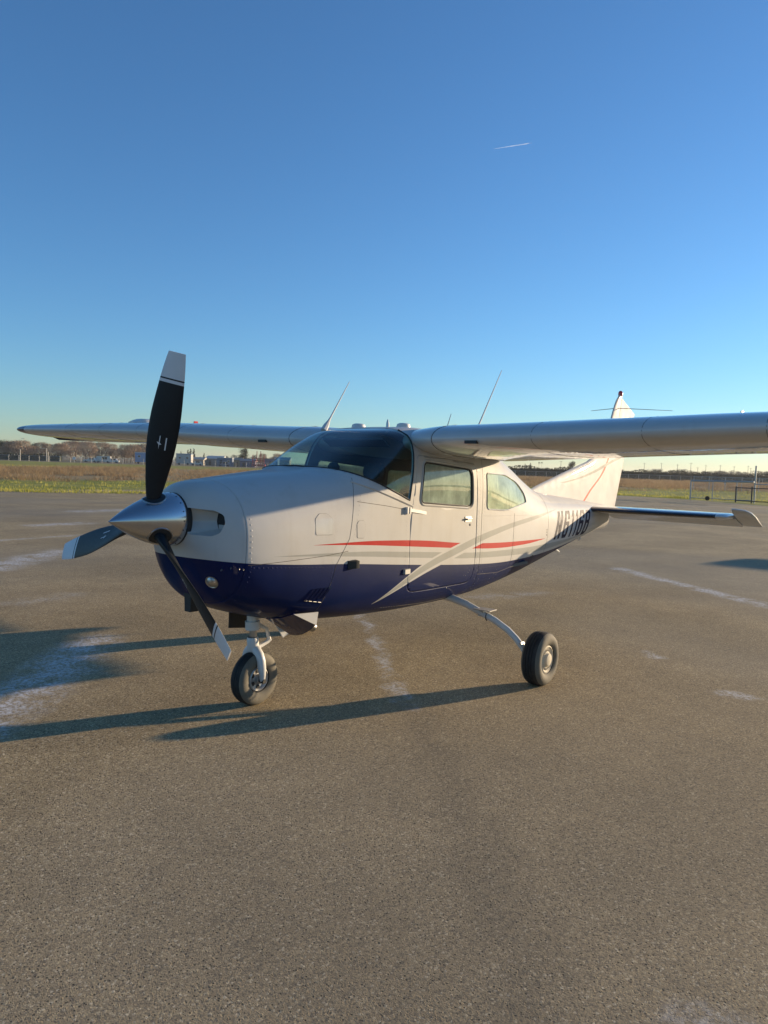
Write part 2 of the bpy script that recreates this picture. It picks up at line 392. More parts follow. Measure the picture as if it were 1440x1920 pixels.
# inlet ducts
for sd in (-1, 1):
    P = INL[sd]; cy = sum(p[0] for p in P)/len(P); cz = sum(p[1] for p in P)/len(P); rg = []
    def xat(y, z):
        lo_, hi_ = .445, .66
        for _ in range(30):
            mid = (lo_+hi_)/2
            if skin_y(mid, z) > abs(y): hi_ = mid
            else: lo_ = mid
        return hi_
    for k in range(9):
        t = k/8; s_ = 1-.40*t*t; oy = sd*.050*t*t
        rg.append([(lerp(xat(p[0], p[1])-.001, .612+.02*(p[1]-cz), t), cy+oy+(p[0]-cy)*s_, cz+(p[1]-cz)*s_) for p in P])
    d = MB(); d.rings(rg, cap0=False, cap1=False); o = d.build('inlet_duct', M['white'], nose)
    d = MB(); rr = [(p[0], p[1], p[2]) for p in rg[-1]]; d.add([(p[0]-.005, p[1], p[2]) for p in rr]+[(p[0]+.02, p[1], p[2]) for p in rr], [tuple(range(len(rr)))]); d.build('inlet_dark_cap', M['dark'], nose); d = MB(); d.box((.606, cy+sd*.03, cz-.03), (.008, .07, .03)); d.build('inlet_block', M['white'], nose)  # dark face closing the duct paints in the shade of the opening
    d = MB(); d.box((.602, cy+sd*.075, cz+.004), (.008, .012, .095)); d.build('inlet_strut', M['gearwhite'], nose)

def on_skin(pts, off=.002, side=-1, step=.03):
    out = []
    for (a, b), (c, d) in zip(pts[:-1], pts[1:]):
        n = max(1, int(math.hypot(c-a, d-b)/step))
        out += [skin(lerp(a, c, i/n), lerp(b, d, i/n), off, side) for i in range(n)]
    out.append(skin(*pts[-1], off, side)); return out
def trim(poly, r, name, mat, parent, side=-1, off=.001):
    b = MB(); b.tube(on_skin(list(poly)+[poly[0]], off, side, .02)[:-1], r, 6, closed=True); return b.build(name, mat, parent)
for side, par in ((-1, door), (1, fus)): trim(inset(ccw(DWIN), .002), .007, 'window_seal', M['dark'], par, side, -.002); trim(inset(ccw(DWIN), -.016), .0075, 'window_frame', M['white'], par, side)
for side in (-1, 1): trim(inset(ccw(RWIN), .001), .006, 'window_seal', M['white'], fus, side)
# windshield surround
for side in (-1, 1):
    b = MB(); b.tube(on_skin([(1.52, 1.70), (2.187, 1.461), (2.272, 1.85), (2.30, 1.96), (2.304, 2.005)], .0, side), .006, 6); b.build('windshield_seal', M['dark'], fus)
    b = MB(); b.tube(on_skin([(1.59, 1.60), (2.225, 1.415)], .0, side), .008, 6); b.build('windshield_fairing_lip', M['white'], fus)
# panel joints, port side
SEAMS = [[(1.61, 1.625), (1.572, 1.498), (1.513, 1.204), (1.39, 1.03), (1.33, .80), (1.33, .66)], [(.68, 1.078), (.9, 1.085), (1.3, 1.10), (1.50, 1.118)],
 [(1.60, 1.46), (1.9, 1.425), (2.19, 1.385)], [(3.33, 1.80), (3.31, 1.3), (3.30, .62)], [(4.02, 1.30), (4.0, .66)], [(3.3, .78), (3.75, .75), (4.2, .78)], [(5.05, 1.5), (5.0, .80)], [(2.0, .64), (2.6, .60), (3.2, .60)]]
for sm in SEAMS:
    b = MB(); b.tube(on_skin(sm, -.0004), .0019, 5); b.build('panel_seam', M['seam'], fus)
for rect, rad in (([(1.195, 1.245), (1.35, 1.24), (1.35, 1.35), (1.30, 1.385), (1.235, 1.385), (1.195, 1.35)], .01), ([(1.59, 1.205), (1.665, 1.20), (1.675, 1.30), (1.66, 1.325), (1.60, 1.325), (1.585, 1.30)], .01)):
    n = rounded(rect, rad, 2); b = MB(); v = [skin(*p, .0022) for p in n]; c = sum(v, Vector())/len(v); c = skin(c.x, c.z, .0032); b.add(v+[c], [(i, (i+1) % len(v), len(v)) for i in range(len(v))]); o = b.build('access_panel', M['white'], fus)
    b = MB(); b.tube([skin(*p, .0005) for p in n], .0016, 5, closed=True); b.build('panel_seam', M['seam'], fus)
# rivet rows
rv = MB()
def rivet(p, r=.0055):
    n = Vector((0, p.y, .15*(p.z-1.1))).normalized(); a = n.cross(Vector((0, 0, 1))).normalized(); c = n.cross(a)
    v = [p+(a*math.cos(k*math.pi/3)+c*math.sin(k*math.pi/3))*r for k in range(6)]+[p+n*.0022]; rv.add(v, [(k, (k+1) % 6, 6) for k in range(6)])
for row in ([(3.275, 1.72), (3.26, .72)], [(3.36, 1.70), (3.345, .72)], [(3.38, 1.30), (4.35, 1.27)], [(3.3, .83), (4.1, .80)], [(2.25, .70), (3.2, .665)], [(4.5, 1.55), (4.45, .75)], [(5.15, 1.35), (5.12, .82)], [(1.36, 1.05), (1.34, .8)], [(.70, 1.10), (.70, .84)], [(1.64, 1.5), (1.56, 1.2), (1.43, 1.0)], [(2.16, 1.3), (2.16, .8)], [(3.24, 1.35), (3.24, .8)], [(4.06, 1.25), (4.04, .7)], [(5.6, 1.36), (5.6, .80)], [(6.2, 1.30), (6.2, .86)], [(6.8, 1.26), (6.8, .92)], [(4.3, 1.70), (4.9, 1.50)], [(5.1, 1.40), (7.2, 1.27)], [(.70, 1.5), (.695, 1.12)], [(.72, 1.06), (1.30, 1.02)], [(1.6, .66), (2.2, .63)], [(3.3, .70), (4.5, .70)]):
    for p in on_skin(row, .0003, -1, .032): rivet(p)
tag(rv.build('rivet_rows', M['livery'], fus), kind='stuff')

# registration N6116B, port side of the tail
def glyph(ch):
    W, S = 1., .33; q = []
    bar = lambda x0, x1, y0, y1: q.append([(x0, y0), (x1, y0), (x1, y1), (x0, y1)])
    if ch == 'N': bar(0, S, 0, 1); bar(W-S, W, 0, 1); q.append([(S, 1), (S, .62), (W-S, 0), (W-S, .38)])
    if ch == '1': bar(.35, .35+S*1.1, 0, 1); q.append([(.02, .76), (.35, .80), (.35, .99), (.16, .88)])
    if ch in '6B':
        bar(0, S, .13, .87); bar(.14, W-.14, .87, 1); bar(.14, W-.14, 0, .13); bar(S, W-S, .47, .60); bar(W-S, W, .13, .47 if ch == 'B' else .52)
        if ch == 'B': bar(W-S, W, .60, .87); bar(0, .14, 0, .13); bar(0, .14, .87, 1); q.append([(W-S, .47), (W, .47), (W-.07, .535), (W-S, .535)]); q.append([(W-S, .535), (W-.07, .535), (W, .60), (W-S, .60)])
        else: bar(W-S, W, .68, .87); q.append([(0, .13), (.14, 0), (.14, .13), (.139, .13)]); q.append([(0, .87), (.139, .87), (.14, .87), (.14, 1)]); q.append([(W-S, .52), (W, .52), (W-.1, .60), (W-S, .60)])
        q.append([(W-.14, 0), (W-.001, .13), (W-.13, .13), (W-.14, .13)]); q.append([(W-.14, .87), (W-.13, .87), (W-.001, .87), (W-.14, 1)])
    return q
M['letter'] = simple('registration_blue', (.004, .007, .03), .6, spec=.15)
XL = 5.25; ADV = {'N': (.29, .215), '6': (.275, .21), '1': (.18, .16), 'B': (.25, .21)}
for ch in 'N6116B':
    adv, wd = ADV[ch]; b = MB()
    for q in glyph(ch):
        ys = sorted(set([p[1] for p in q])); k = 6 if max(ys)-min(ys) > .3 else 2
        # split each quad in rows so it follows the skin
        A, B, C, D = q
        for i in range(k):
            t0, t1 = i/k, (i+1)/k
            quad = [(lerp(A[0], D[0], t0), lerp(A[1], D[1], t0)), (lerp(B[0], C[0], t0), lerp(B[1], C[1], t0)), (lerp(B[0], C[0], t1), lerp(B[1], C[1], t1)), (lerp(A[0], D[0], t1), lerp(A[1], D[1], t1))]
            vv = []
            for gx, gy in quad:
                z = .957-.022*(XL-5.25)+.31*gy; vv.append(skin(XL+wd*gx+.16*gy, z, .0025))
            b.add(vv, [(0, 1, 2, 3)])
    b.build('registration_letter', M['letter'], fus, smooth=False); XL += adv

# ------------------------------------------------------------------ cabin interior
d = MB(); d.box((3.0, 0, .78), (2.9, .98, .03)); d.build('cabin_floor', M['interior'], plane)
d = MB()
for i in range(13):
    y0 = -.47+.94*i/12
pr = [(.0, 1.60), (.0, 1.05)]
ring_p = [(y, 1.02) for y in (-.48, .48)]+[(.48, 1.38), (.42, 1.50), (.2, 1.555), (-.2, 1.555), (-.42, 1.50), (-.48, 1.38)]
d.rings([[(1.95, y, z) for y, z in ring_p], [(1.88, y, z) for y, z in ring_p], [(1.70, y*.95, min(z, 1.60)) for y, z in ring_p]]); d.build('instrument_panel', M['dark'], plane)
d = MB(); d.tube([(1.95, 0, 1.50), (1.95, 0, 1.62), (1.98, 0, 1.66)], .014); d.lathe([(0, 0), (.045, .005), (.05, .03), (.03, .06), (0, .065)], 12, (1.96, 0, 1.67), (0, 0, 1)); d.build('compass', M['dark'], plane)
def seat(x, y):
    o = MB(); o.box((x, y, 1.02), (.46, .42, .14)); s = o.build('seat_cushion', M['seat'], plane)
    s.modifiers.new('bevel', 'BEVEL').width = .04
    o = MB(); o.rings([[(x+.22+dx, y+yy*wd, z) for dx, yy in ((-.05, -1), (.06, -1), (.06, 1), (-.05, 1))] for z, wd in ((1.02, .21), (1.3, .22), (1.48, .20), (1.55, .15))]); b = o.build('seat_back', M['seat'], plane); b.modifiers.new('bevel', 'BEVEL').width = .03
    o = MB(); o.rings([[(x+.26+dx, y+yy*wd, z) for dx, yy in ((-.04, -1), (.05, -1), (.05, 1), (-.04, 1))] for z, wd in ((1.57, .10), (1.66, .12), (1.74, .10))]); b = o.build('headrest', M['seat'], plane); b.modifiers.new('bevel', 'BEVEL').width = .03
for sx, sy in ((2.55, -.26), (2.55, .26), (3.4, -.25), (3.4, .25)): seat(sx, sy)
for sy in (-.27, .27):
    o = MB(); o.tube([(1.94, sy, 1.36), (2.14, sy, 1.38)], .012); o.tube([(2.14, sy-.13, 1.50), (2.14, sy-.15, 1.40), (2.14, sy-.06, 1.345), (2.14, sy+.06, 1.345), (2.14, sy+.15, 1.40), (2.14, sy+.13, 1.50)], .013); o.build('control_yoke', M['dark'], plane)
d = MB(); d.rings([[(x, p[1]*.93, 1.13+(p[2]-1.13)*.93) for p in ring(4.35, 40)] for x in (4.35, 4.37)]); d.build('rear_bulkhead', M['interior'], plane)
d = MB(); d.rings([[(x, p[1]*.9, 1.13+(p[2]-1.13)*.9) for p in ring(1.5, 40)] for x in (1.5, 1.52)]); d.build('firewall', M['dark'], plane)
# sun visor folded against the windshield top
d = MB(); d.box((2.20, -.02, 1.90), (.02, .62, .11), 0, Matrix.Rotation(R(-60), 3, 'Y')); d.build('sun_visor', M['dark'], plane)

# ------------------------------------------------------------------ wings
def naca(t_, m_=.022, p_=.4, n=26):
    up, lo_ = [], []
    for i in range(n+1):
        c = .5*(1-math.cos(math.pi*i/n)); yt = 5*t_*(.2969*math.sqrt(c)-.126*c-.3516*c*c+.2843*c**3-.1015*c**4)
        yc = m_/p_**2*(2*p_*c-c*c) if c < p_ else m_/(1-p_)**2*(1-2*p_+2*p_*c-c*c)
        up.append((c, yc+yt)); lo_.append((c, yc-yt))
    return up, lo_
def af(t_, c0, c1, n=22):
    """closed outline of the airfoil between chord fractions c0 and c1, fixed count"""
    def yv(c, s):
        yt = 5*t_*(.2969*math.sqrt(max(c, 0))-.126*c-.3516*c*c+.2843*c**3-.1036*c**4); m_, p_ = .022, .4
        yc = m_/p_**2*(2*p_*c-c*c) if c < p_ else m_/(1-p_)**2*(1-2*p_+2*p_*c-c*c); return yc+s*max(yt, .0012)
    if c0 == 0: cs = [c1*(1-math.cos(math.pi/2*i/n)) for i in range(n+1)]
    else: cs = [lerp(c0, c1, i/n) for i in range(n+1)]
    return [(c, yv(c, 1)) for c in cs[::-1]]+[(c, yv(c, -1)) for c in (cs[1:] if c0 == 0 else cs)]
WLE = pchip([.3, 1.0, 5.2, 5.55, 5.69, 5.74], [2.205, 2.212, 2.23, 2.25, 2.32, 2.55]); WLZ = pchip([.3, .7, 1.2, 2.2, 3, 5.74], [1.925, 1.932, 1.945, 1.98, 2.008, 2.046])
WTE = pchip([.3, 1.0, 5.2, 5.55, 5.69, 5.74], [3.885, 3.85, 3.47, 3.38, 3.2, 2.9]); WTZ = pchip([.3, 1, 2, 3, 4.6, 5.74], [1.79, 1.822, 1.87, 1.906, 1.925, 1.935])
WTH = pchip([.3, 2, 5.2, 5.55, 5.69, 5.74], [.150, .146, .128, .118, .09, .03])
def wring(sd, s, c0, c1, n=22, back=0, lift=0):
    le = Vector((WLE(s)+back, WLZ(s)+lift)); te = Vector((WTE(s), WTZ(s))); ch = te-le; nn = Vector((-ch.y, ch.x)) 
    return [((le+ch*c+nn*yv).x, sd*s, (le+ch*c+nn*yv).y) for c, yv in af(WTH(s), c0, c1, n)]
def span(a, b, st=.12):
    n = max(2, int((b-a)/st)); return [lerp(a, b, i/n) for i in range(n+1)]
def wpoint(sd, s, c, up, off=0):
    le = Vector((WLE(s), WLZ(s))); te = Vector((WTE(s), WTZ(s))); ch = te-le; nn = Vector((-ch.y, ch.x)); t_ = WTH(s)
    yt = 5*t_*(.2969*math.sqrt(c)-.126*c-.3516*c*c+.2843*c**3-.1036*c**4); yc = .022/.16*(.8*c-c*c) if c < .4 else .022/.36*(.2+.8*c-c*c)
    p = le+ch*c+nn*(yc+(yt if up else -yt)); return Vector((p.x, sd*s, p.y+(off if up else -off)))
for sd in (-1, 1):
    d = MB(); d.rings([wring(sd, s, 0, .742) for s in span(.745, 5.14)]); wing = d.build('wing', M['white'], plane)
    d = MB(); d.rings([wring(sd, s, 0, 1.0, 30, .17*(1-min(1, max(0, (s-.36)/.36)))**1.3) for s in span(.36, .738, .03)]); d.build('wing_root_fairing', M['white'], plane)
    d = MB(); d.rings([wring(sd, s, .747, 1.0) for s in span(.745, 3.25)]); d.build('flap', M['white'], wing)
    d = MB(); d.rings([wring(sd, s, .747, 1.0) for s in span(3.262, 5.14)]); d.build('aileron', M['white'], wing)
    d = MB(); d.rings([wring(sd, s, 0, 1.0, 30) for s in span(5.146, 5.38)]); d.build('wing_end_panel', M['white'], wing)
    d = MB(); d.rings([wring(sd, s, 0, 1.0, 30) for s in [5.383, 5.43, 5.48, 5.53, 5.58, 5.62, 5.65, 5.68, 5.70, 5.72, 5.732, 5.74]]); d.build('wing_tip', M['blue'], wing)
    p = wpoint(sd, 1.08, .012, False); d = MB(); d.box((p.x+.01, p.y, p.z+.003), (.06, .10, .022)); d.build('air_vent', M['dark'], wing)
    for s in (1.55, 2.3, 3.0, 3.7, 4.4): # skin joints
        d = MB()
        pts = [wpoint(sd, s, c, True, .0005) for c in (.3, .2, .1, .05, .02, .006)]+[wpoint(sd, s, c, False, .0005) for c in (0, .006, .02, .05, .1, .2, .3, .45, .6, .73)]
        d.tube(pts, .0018, 5); d.build('skin_joint', M['seam'], wing)
    p = wpoint(sd, 2.75, .38, True); d = MB(); d.lathe([(0, .0), (.045, .0), (.045, .014), (.03, .022), (0, .022)], 14, p, (0, 0, 1)); d.box((p.x, p.y, p.z+.03), (.05, .01, .022)); d.build('fuel_cap', M['redlens'] if sd > 0 else M['steel'], wing)
    # pitot / landing-light bump on far wing top
    if sd > 0:
        p = wpoint(sd, 3.45, .30, True); d = MB(); d.rings([[(p.x+dx*.8, p.y+yy*wd, p.z-.01+zz*h) for yy, zz in ((-1, 0), (-.8, .8), (-.3, 1), (.3, 1), (.8, .8), (1, 0))] for dx, wd, h in ((-.25, .06, .02), (-.12, .15, .055), (.1, .17, .062), (.3, .12, .05), (.5, .05, .02))]); d.build('wing_top_fairing', M['gearwhite'], wing)
    b = MB()
    for c in (.18, .45, .68):
        for s in span(.8, 5.1, .05):
            for up in (False,):
                q = wpoint(sd, s, c, up, .0004); v = [q+Vector((math.cos(k*math.pi/3), math.sin(k*math.pi/3), 0))*.0045 for k in range(6)]+[q-Vector((0, 0, .002))]; b.add(v, [(k, (k+1) % 6, 6) for k in range(6)])
    tag(b.build('rivet_rows', M['white'], wing), kind='stuff')
# cuff that rounds the wing root into the cabin roof
for sd in (-1, 1):
    pts = [wpoint(sd, .742, c, True, .001) for c in (.35, .2, .1, .05, .02, .006)]+[wpoint(sd, .742, c, False, .001) for c in (0, .006, .02, .05, .1, .2, .35, .5, .7)]
    b = MB(); b.tube(pts, .0028, 5); b.build('root_seam', M['seam'], plane)

# ------------------------------------------------------------------ tail
SX = pchip([0, .2, 1.6, 1.78, 1.86], [6.86, 6.88, 7.03, 7.09, 7.25]); SH = 7.52; SZ = 1.235
def sring(sd, s, c0, c1, th, defl=0):
    le = SX(s); ch = 8.02-le; n = 14
    def yv(c): return 5*th*(.2969*math.sqrt(c)-.126*c-.3516*c*c+.2843*c**3-.1036*c**4)*ch
    cs = [lerp(c0, c1, (i/n)**(2 if c0 == 0 else 1)) for i in range(n+1)]
    pts = [(le+c*ch, SZ-.012*(c)+max(yv(c), .002)) for c in cs[::-1]]+[(le+c*ch, SZ-.012*c-max(yv(c), .002)) for c in (cs[1:] if c0 == 0 else cs)]
    if defl:
        ca, sa = math.cos(defl), math.sin(defl); pts = [(SH+(px-SH)*ca+(pz-SZ)*sa, SZ-(px-SH)*sa+(pz-SZ)*ca) for px, pz in pts]
    return [(px, sd*s, pz) for px, pz in pts]
def cfrac(s, x): return (x-SX(s))/(8.02-SX(s))
for sd in (-1, 1):
    d = MB(); d.rings([sring(sd, s, 0, cfrac(s, SH-.012), .085) for s in span(.05, 1.74)]+[sring(sd, s, 0, cfrac(s, SH-.012), th) for s, th in ((1.77, .07), (1.79, .03))]); st = d.build('stabilizer', M['white'], plane)
    d = MB(); rg = []
    for s in span(.17, 1.66, .15):
        le = SX(s); r = sring(sd, s, 0, .075, .085); cx, cz = le+.05, SZ; rg.append([(cx+(p[0]-cx)*1.0-.004, p[1], SZ+(p[2]-SZ)*1.06) for p in r])
    d.rings(rg); d.build('leading_edge_boot', M['boot'], st)
    DF = R(17)
    d = MB(); d.rings([sring(sd, s, cfrac(s, SH), 1.0, .085, DF) for s in span(.10, 1.80)]); el = d.build('elevator', M['white'], plane)
    # horn balance: outboard tip turning with the elevator, front edge up
    d = MB(); rg = []
    for s, x0, th in ((1.805, 7.20, .075), (1.85, 7.20, .075), (1.95, 7.24, .07), (2.0, 7.33, .06), (2.025, 7.5, .035)):
        n = 12; ch = 8.02-x0; cs = [(i/n)**2 for i in range(n+1)]
        yv = lambda c: max(.002, 5*th*(.2969*math.sqrt(c)-.126*c-.3516*c*c+.2843*c**3-.1036*c**4)*ch)
        pts = [(x0+c*ch, SZ+yv(c)) for c in cs[::-1]]+[(x0+c*ch, SZ-yv(c)) for c in cs[1:]]
        ca, sa = math.cos(DF), math.sin(DF); rg.append([(SH+(a-SH)*ca+(b_-SZ)*sa, sd*s, SZ-(a-SH)*sa+(b_-SZ)*ca) for a, b_ in pts])
    d.rings(rg); d.build('horn_balance', M['white'], el)
# fin with dorsal fillet
FLE = pchip([1.30, 1.45, 1.62, 1.75, 1.86, 2.0, 2.4, 2.80, 2.86], [5.0, 5.25, 5.95, 6.55, 7.1, 7.45, 7.86, 8.14, 8.24])
def fhinge(z): return lerp(7.72, 8.33, (z-1.25)/(2.86-1.25))
def fring(z, le, te, th0, n=12):
    ch = te-le; cs = [(i/n)**1.7 for i in range(n+1)]; tm = th0
    def yv(c): return tm*(1.9*math.sqrt(c)*(1-c*.55)) if c > 0 else 0
    up = [(le+c*ch, yv(c), z) for c in cs]; return up+[(a, -b_, z) for a, b_, _ in up[:0:-1]]
def finmat():
    t = NT('fin_livery'); c = t.co(); sp = t.new('ShaderNodeSeparateXYZ'); t.L(c, sp.inputs[0]); x, y, z = sp.outputs
    def band(pts, wd, x0, x1):
        # pts as z -> x curve, mapped through the same float-curve helper with axes swapped (z*2 -> x/2.5)
        dd = t.math('ABSOLUTE', t.math('SUBTRACT', t.math('MULTIPLY', curve_node(t, t.math('MULTIPLY', z, 3.), [(a*3, b_/2.5) for a, b_ in pts]), 2.5), x))
        mk = t.math('SUBTRACT', 1, t.smooth(dd, wd-.004, wd+.004)); return t.math('MULTIPLY', mk, t.math('MULTIPLY', t.math('GREATER_THAN', z, x0), t.math('LESS_THAN', z, x1)))
    col = t.mix(0, WHITE, WHITE)
    col = t.mix(band([(1.34, 6.96), (1.51, 7.23), (1.62, 7.45), (1.77, 7.67), (1.92, 7.81), (2.4, 8.05)], .035, 1.33, 2.3), col, (.48, .05, .03))
    col = t.mix(band([(1.56, 6.1), (1.60, 6.45), (1.63, 6.71), (1.72, 7.24), (1.83, 7.72), (1.95, 8.24), (2.1, 8.7)], .085, 1.58, 2.08), col, (.24, .24, .22))
    paint_finish(t, c, col, .12); return t.mat
M['fin'] = finmat()
d = MB(); d.rings([fring(z, FLE(z), fhinge(z)-.008, lerp(.05, .018, min(1, (z-1.3)/1.5))) for z in [1.22, 1.30, 1.38, 1.45, 1.54, 1.62, 1.7, 1.78, 1.86, 1.94, 2.0, 2.1, 2.2, 2.3, 2.4, 2.5, 2.6, 2.7, 2.78, 2.83, 2.86]]); fin = d.build('vertical_fin', M['fin'], plane)
# rudder, turned to the left
def rring(z):
    h = fhinge(z); ch = lerp(.42, .47, (z-1.25)/1.6); tm = lerp(.036, .016, (z-1.25)/1.6); a = R(6); n = 8; pts = []
    for i in range(n+1): c = i/n; pts.append((c*ch, tm*(1-c)+.002))
    pts += [(c, -b_) for c, b_ in pts[::-1]]
    k = max(0, (z-2.45)/.36); return [(h+c*math.cos(a)+b_*math.sin(a), b_*math.cos(a)-c*math.sin(a), z-.42*k*c) for c, b_ in pts]
d = MB(); d.rings([rring(z) for z in (1.235, 1.26, 1.5, 1.8, 2.1, 2.4, 2.6, 2.74, 2.81)]); rud = d.build('rudder', M['fin'], plane)
d = MB(); d.lathe([(.0, 0), (.03, 0), (.033, .03), (.03, .055), (.018, .072), (0, .078)], 14, (8.27, 0, 2.845), (0, 0, 1)); d.build('beacon', M['redlens'], fin)
for ex in ((8.72, -.62, 2.655), (8.50, .52, 2.66)):
    b = MB(); b.tube([(8.17, math.copysign(.02, ex[1]), 2.66), ex], [.006, .0035], 6); b.build('navigation_antenna', M['alloy'], fin)
# tail cone fairing and tie-down
d = MB(); d.rings([[(7.5+dx, y*wd, 1.02+zz*h) for y, zz in ((-1, 1), (-1, .2), (-.6, -.6), (0, -1), (.6, -.6), (1, .2), (1, 1))] for dx, wd, h in ((0, .11, .09), (.25, .085, .085), (.42, .05, .07), (.5, .02, .03))]); d.build('tail_fairing', M['white'], plane)
d = MB(); d.tube([(6.95, 0, .90), (6.93, 0, .83), (6.97, 0, .80), (7.01, 0, .83), (7.0, 0, .90)], .008, 6); d.build('tie_down_ring', M['steel'], plane)
d = MB(); d.tube([(5.98, -.06, .80), (6.2, -.06, .72)], .012, 6); d.build('belly_antenna', M['gearwhite'], plane)

# ------------------------------------------------------------------ antennas on the roof
def whip(p, q, name='whip_antenna', r0=.011):
    b = MB(); p = Vector(p); q = Vector(q); u = (q-p).normalized()
    b.tube([p-u*.05, p+u*.0, p+u*.06, p+u*.1, q], [.03, .026, .012, r0*.7, .003], 8); b.build(name, M['gearwhite'], plane)
whip((2.42, .50, 2.05), (2.72, .50, 2.465)); whip((3.42, -.42, 2.05), (3.86, -.42, 2.655)); 
b = MB(); b.tube([(3.40, -.1, 2.02), (3.50, -.1, 2.225)], [.006, .003], 6); b.build('thin_antenna', M['alloy'], plane)
for p in ((2.55, .24, 2.045), (2.74, -.10, 2.058)):
    b = MB(); b.lathe([(.0, .03), (.035, .03), (.055, .022), (.062, .0), (.062, -.03)], 18, p, (0, 0, 1)); b.build('gps_antenna', M['gearwhite'], plane)
b = MB(); b.tube([(2.50, -.11, 2.0), (2.50, -.11, 2.075), (2.50, -.11, 2.105)], [.016, .012, .003], 8); b.build('temperature_probe', M['steel'], plane)

# ------------------------------------------------------------------ spinner and propeller
PC = Vector((0, 0, 1.345)); PX = .285
def srad(x): return .168*(1-(1-min(1, max(0, x)/.425))**1.75)
d = MB(); d.lathe([(0.0005, 0.0)]+[(srad(x), x) for x in [.004, .01, .02, .035, .05, .08, .11, .15, .19, .23, .27, .31, .35, .39, .42]]+[(.167, .43), (.15, .432), (0.001, .432)], 64, PC, (1, 0, 0)); spin = d.build('spinner', M['metal'], plane)
b = MB()
for k in range(18):
    a = 2*math.pi*k/18; n = Vector((0, math.cos(a), math.sin(a))); b.lathe([(.0045, 0), (.004, .002), (0, .003)], 6, PC+Vector((.408, 0, 0))+n*.167, n)
tag(b.build('screws', M['dark'], spin), kind='stuff')
d = MB(); d.lathe([(.166, .432), (.166, .47), (.1, .47)], 48, PC, (1, 0, 0)); d.build('spinner_backplate', M['dark'], plane)
CH = pchip([.12, .2, .3, .45, .62, .8, .95, 1.016], [.075, .105, .135, .175, .19, .17, .138, .115]); TK = pchip([.12, .2, .35, .6, 1.016], [.075, .055, .032, .02, .010]); BT = pchip([.12, .2, .35, .55, .8, 1.016], [R(62), R(54), R(44), R(33), R(25), R(20)])
def bsec(a, r, n=18):
    rad = Vector((0, -math.sin(a), math.cos(a))); tan = Vector((0, math.cos(a), math.sin(a))); be = BT(r); c = CH(r); tk = TK(r)
    e1 = tan*math.cos(be)-Vector((1, 0, 0))*math.sin(be)      # towards leading edge
    e2 = Vector((1, 0, 0))*math.cos(be)+tan*math.sin(be)      # rear face
    out = []
    for j in range(n):
        th = 2*math.pi*j/n; u = math.cos(th); v = math.sin(th)
        out.append(PC+Vector((PX, 0, 0))+rad*r+e1*(c*(.5*u)+.06*c)+e2*tk*(.5*v*(1 if v > 0 else .9)*(1-.35*u*0)))
    return out
A0 = R(14.1)
for k in range(3):
    a = A0+k*2*math.pi/3; rs = [.10, .13, .16, .2, .25, .3, .36, .42, .48, .54, .6, .66, .72, .78, .835]
    d = MB(); d.rings([bsec(a, r) for r in rs], 0); 
    d.rings([bsec(a, r) for r in (.835, .853)], 1, False, False); d.rings([bsec(a, r) for r in (.853, .862)], 0, False, False); d.rings([bsec(a, r) for r in (.862, .92, .98, 1.0, 1.01, 1.016)], 1, False, True)
    bl = d.build('propeller_blade', [M['black'], M['decal']], plane)
    # dark blade socket in the spinner with a bright rim
    n = Vector((0, -math.sin(a), math.cos(a))); tn = Vector((0, math.cos(a), math.sin(a)))
    def sp_pt(u, v, off):
        x = PX+u; ang = v/srad(x); q = n*math.cos(ang)+tn*math.sin(ang); return PC+Vector((x, 0, 0))+q*(srad(x)+off)
    cir = [(.068*math.cos(t), .068*math.sin(t)) for t in [2*math.pi*i/28 for i in range(28)]]
    d = MB(); inner = [[sp_pt(u*f, v*f, .0016) for u, v in cir] for f in (1, .7, .4, .1)]; d.rings(inner, 0, False, True); d.build('blade_socket', M['dark'], spin)
    d = MB(); d.tube([sp_pt(u, v, .001) for u, v in cir], .0042, 6, closed=True); d.build('socket_rim', M['steel'], spin)
    # maker's mark on the front face
    d = MB(); be = lambda r: BT(r)
    def bl_pt(r, s):   # s across chord, on the forward face
        be_ = BT(r); e1 = tn*math.cos(be_)-Vector((1, 0, 0))*math.sin(be_); e2 = Vector((1, 0, 0))*math.cos(be_)+tn*math.sin(be_)
        u = max(-.95, min(.95, 2*(s-.06*CH(r))/CH(r))); return PC+Vector((PX, 0, 0))+n*r+e1*s-e2*(TK(r)*.45*math.sqrt(1-u*u)+.0012)
    def strip(r0, r1, s0, s1):
        d.add([bl_pt(r0, s0), bl_pt(r1, s0), bl_pt(r1, s1), bl_pt(r0, s1)], [(0, 1, 2, 3)])
    strip(.44, .515, -.022, -.015); strip(.475, .52, .018, .023); d.add([bl_pt(.47, .006), bl_pt(.48, .019), bl_pt(.482, .036), bl_pt(.465, .022)], [(0, 1, 2, 3)]); d.add([bl_pt(.44, .02), bl_pt(.466, .019), bl_pt(.466, .023)], [(0, 1, 2)])
    d.build('maker_mark', M['decal'], bl, smooth=False)

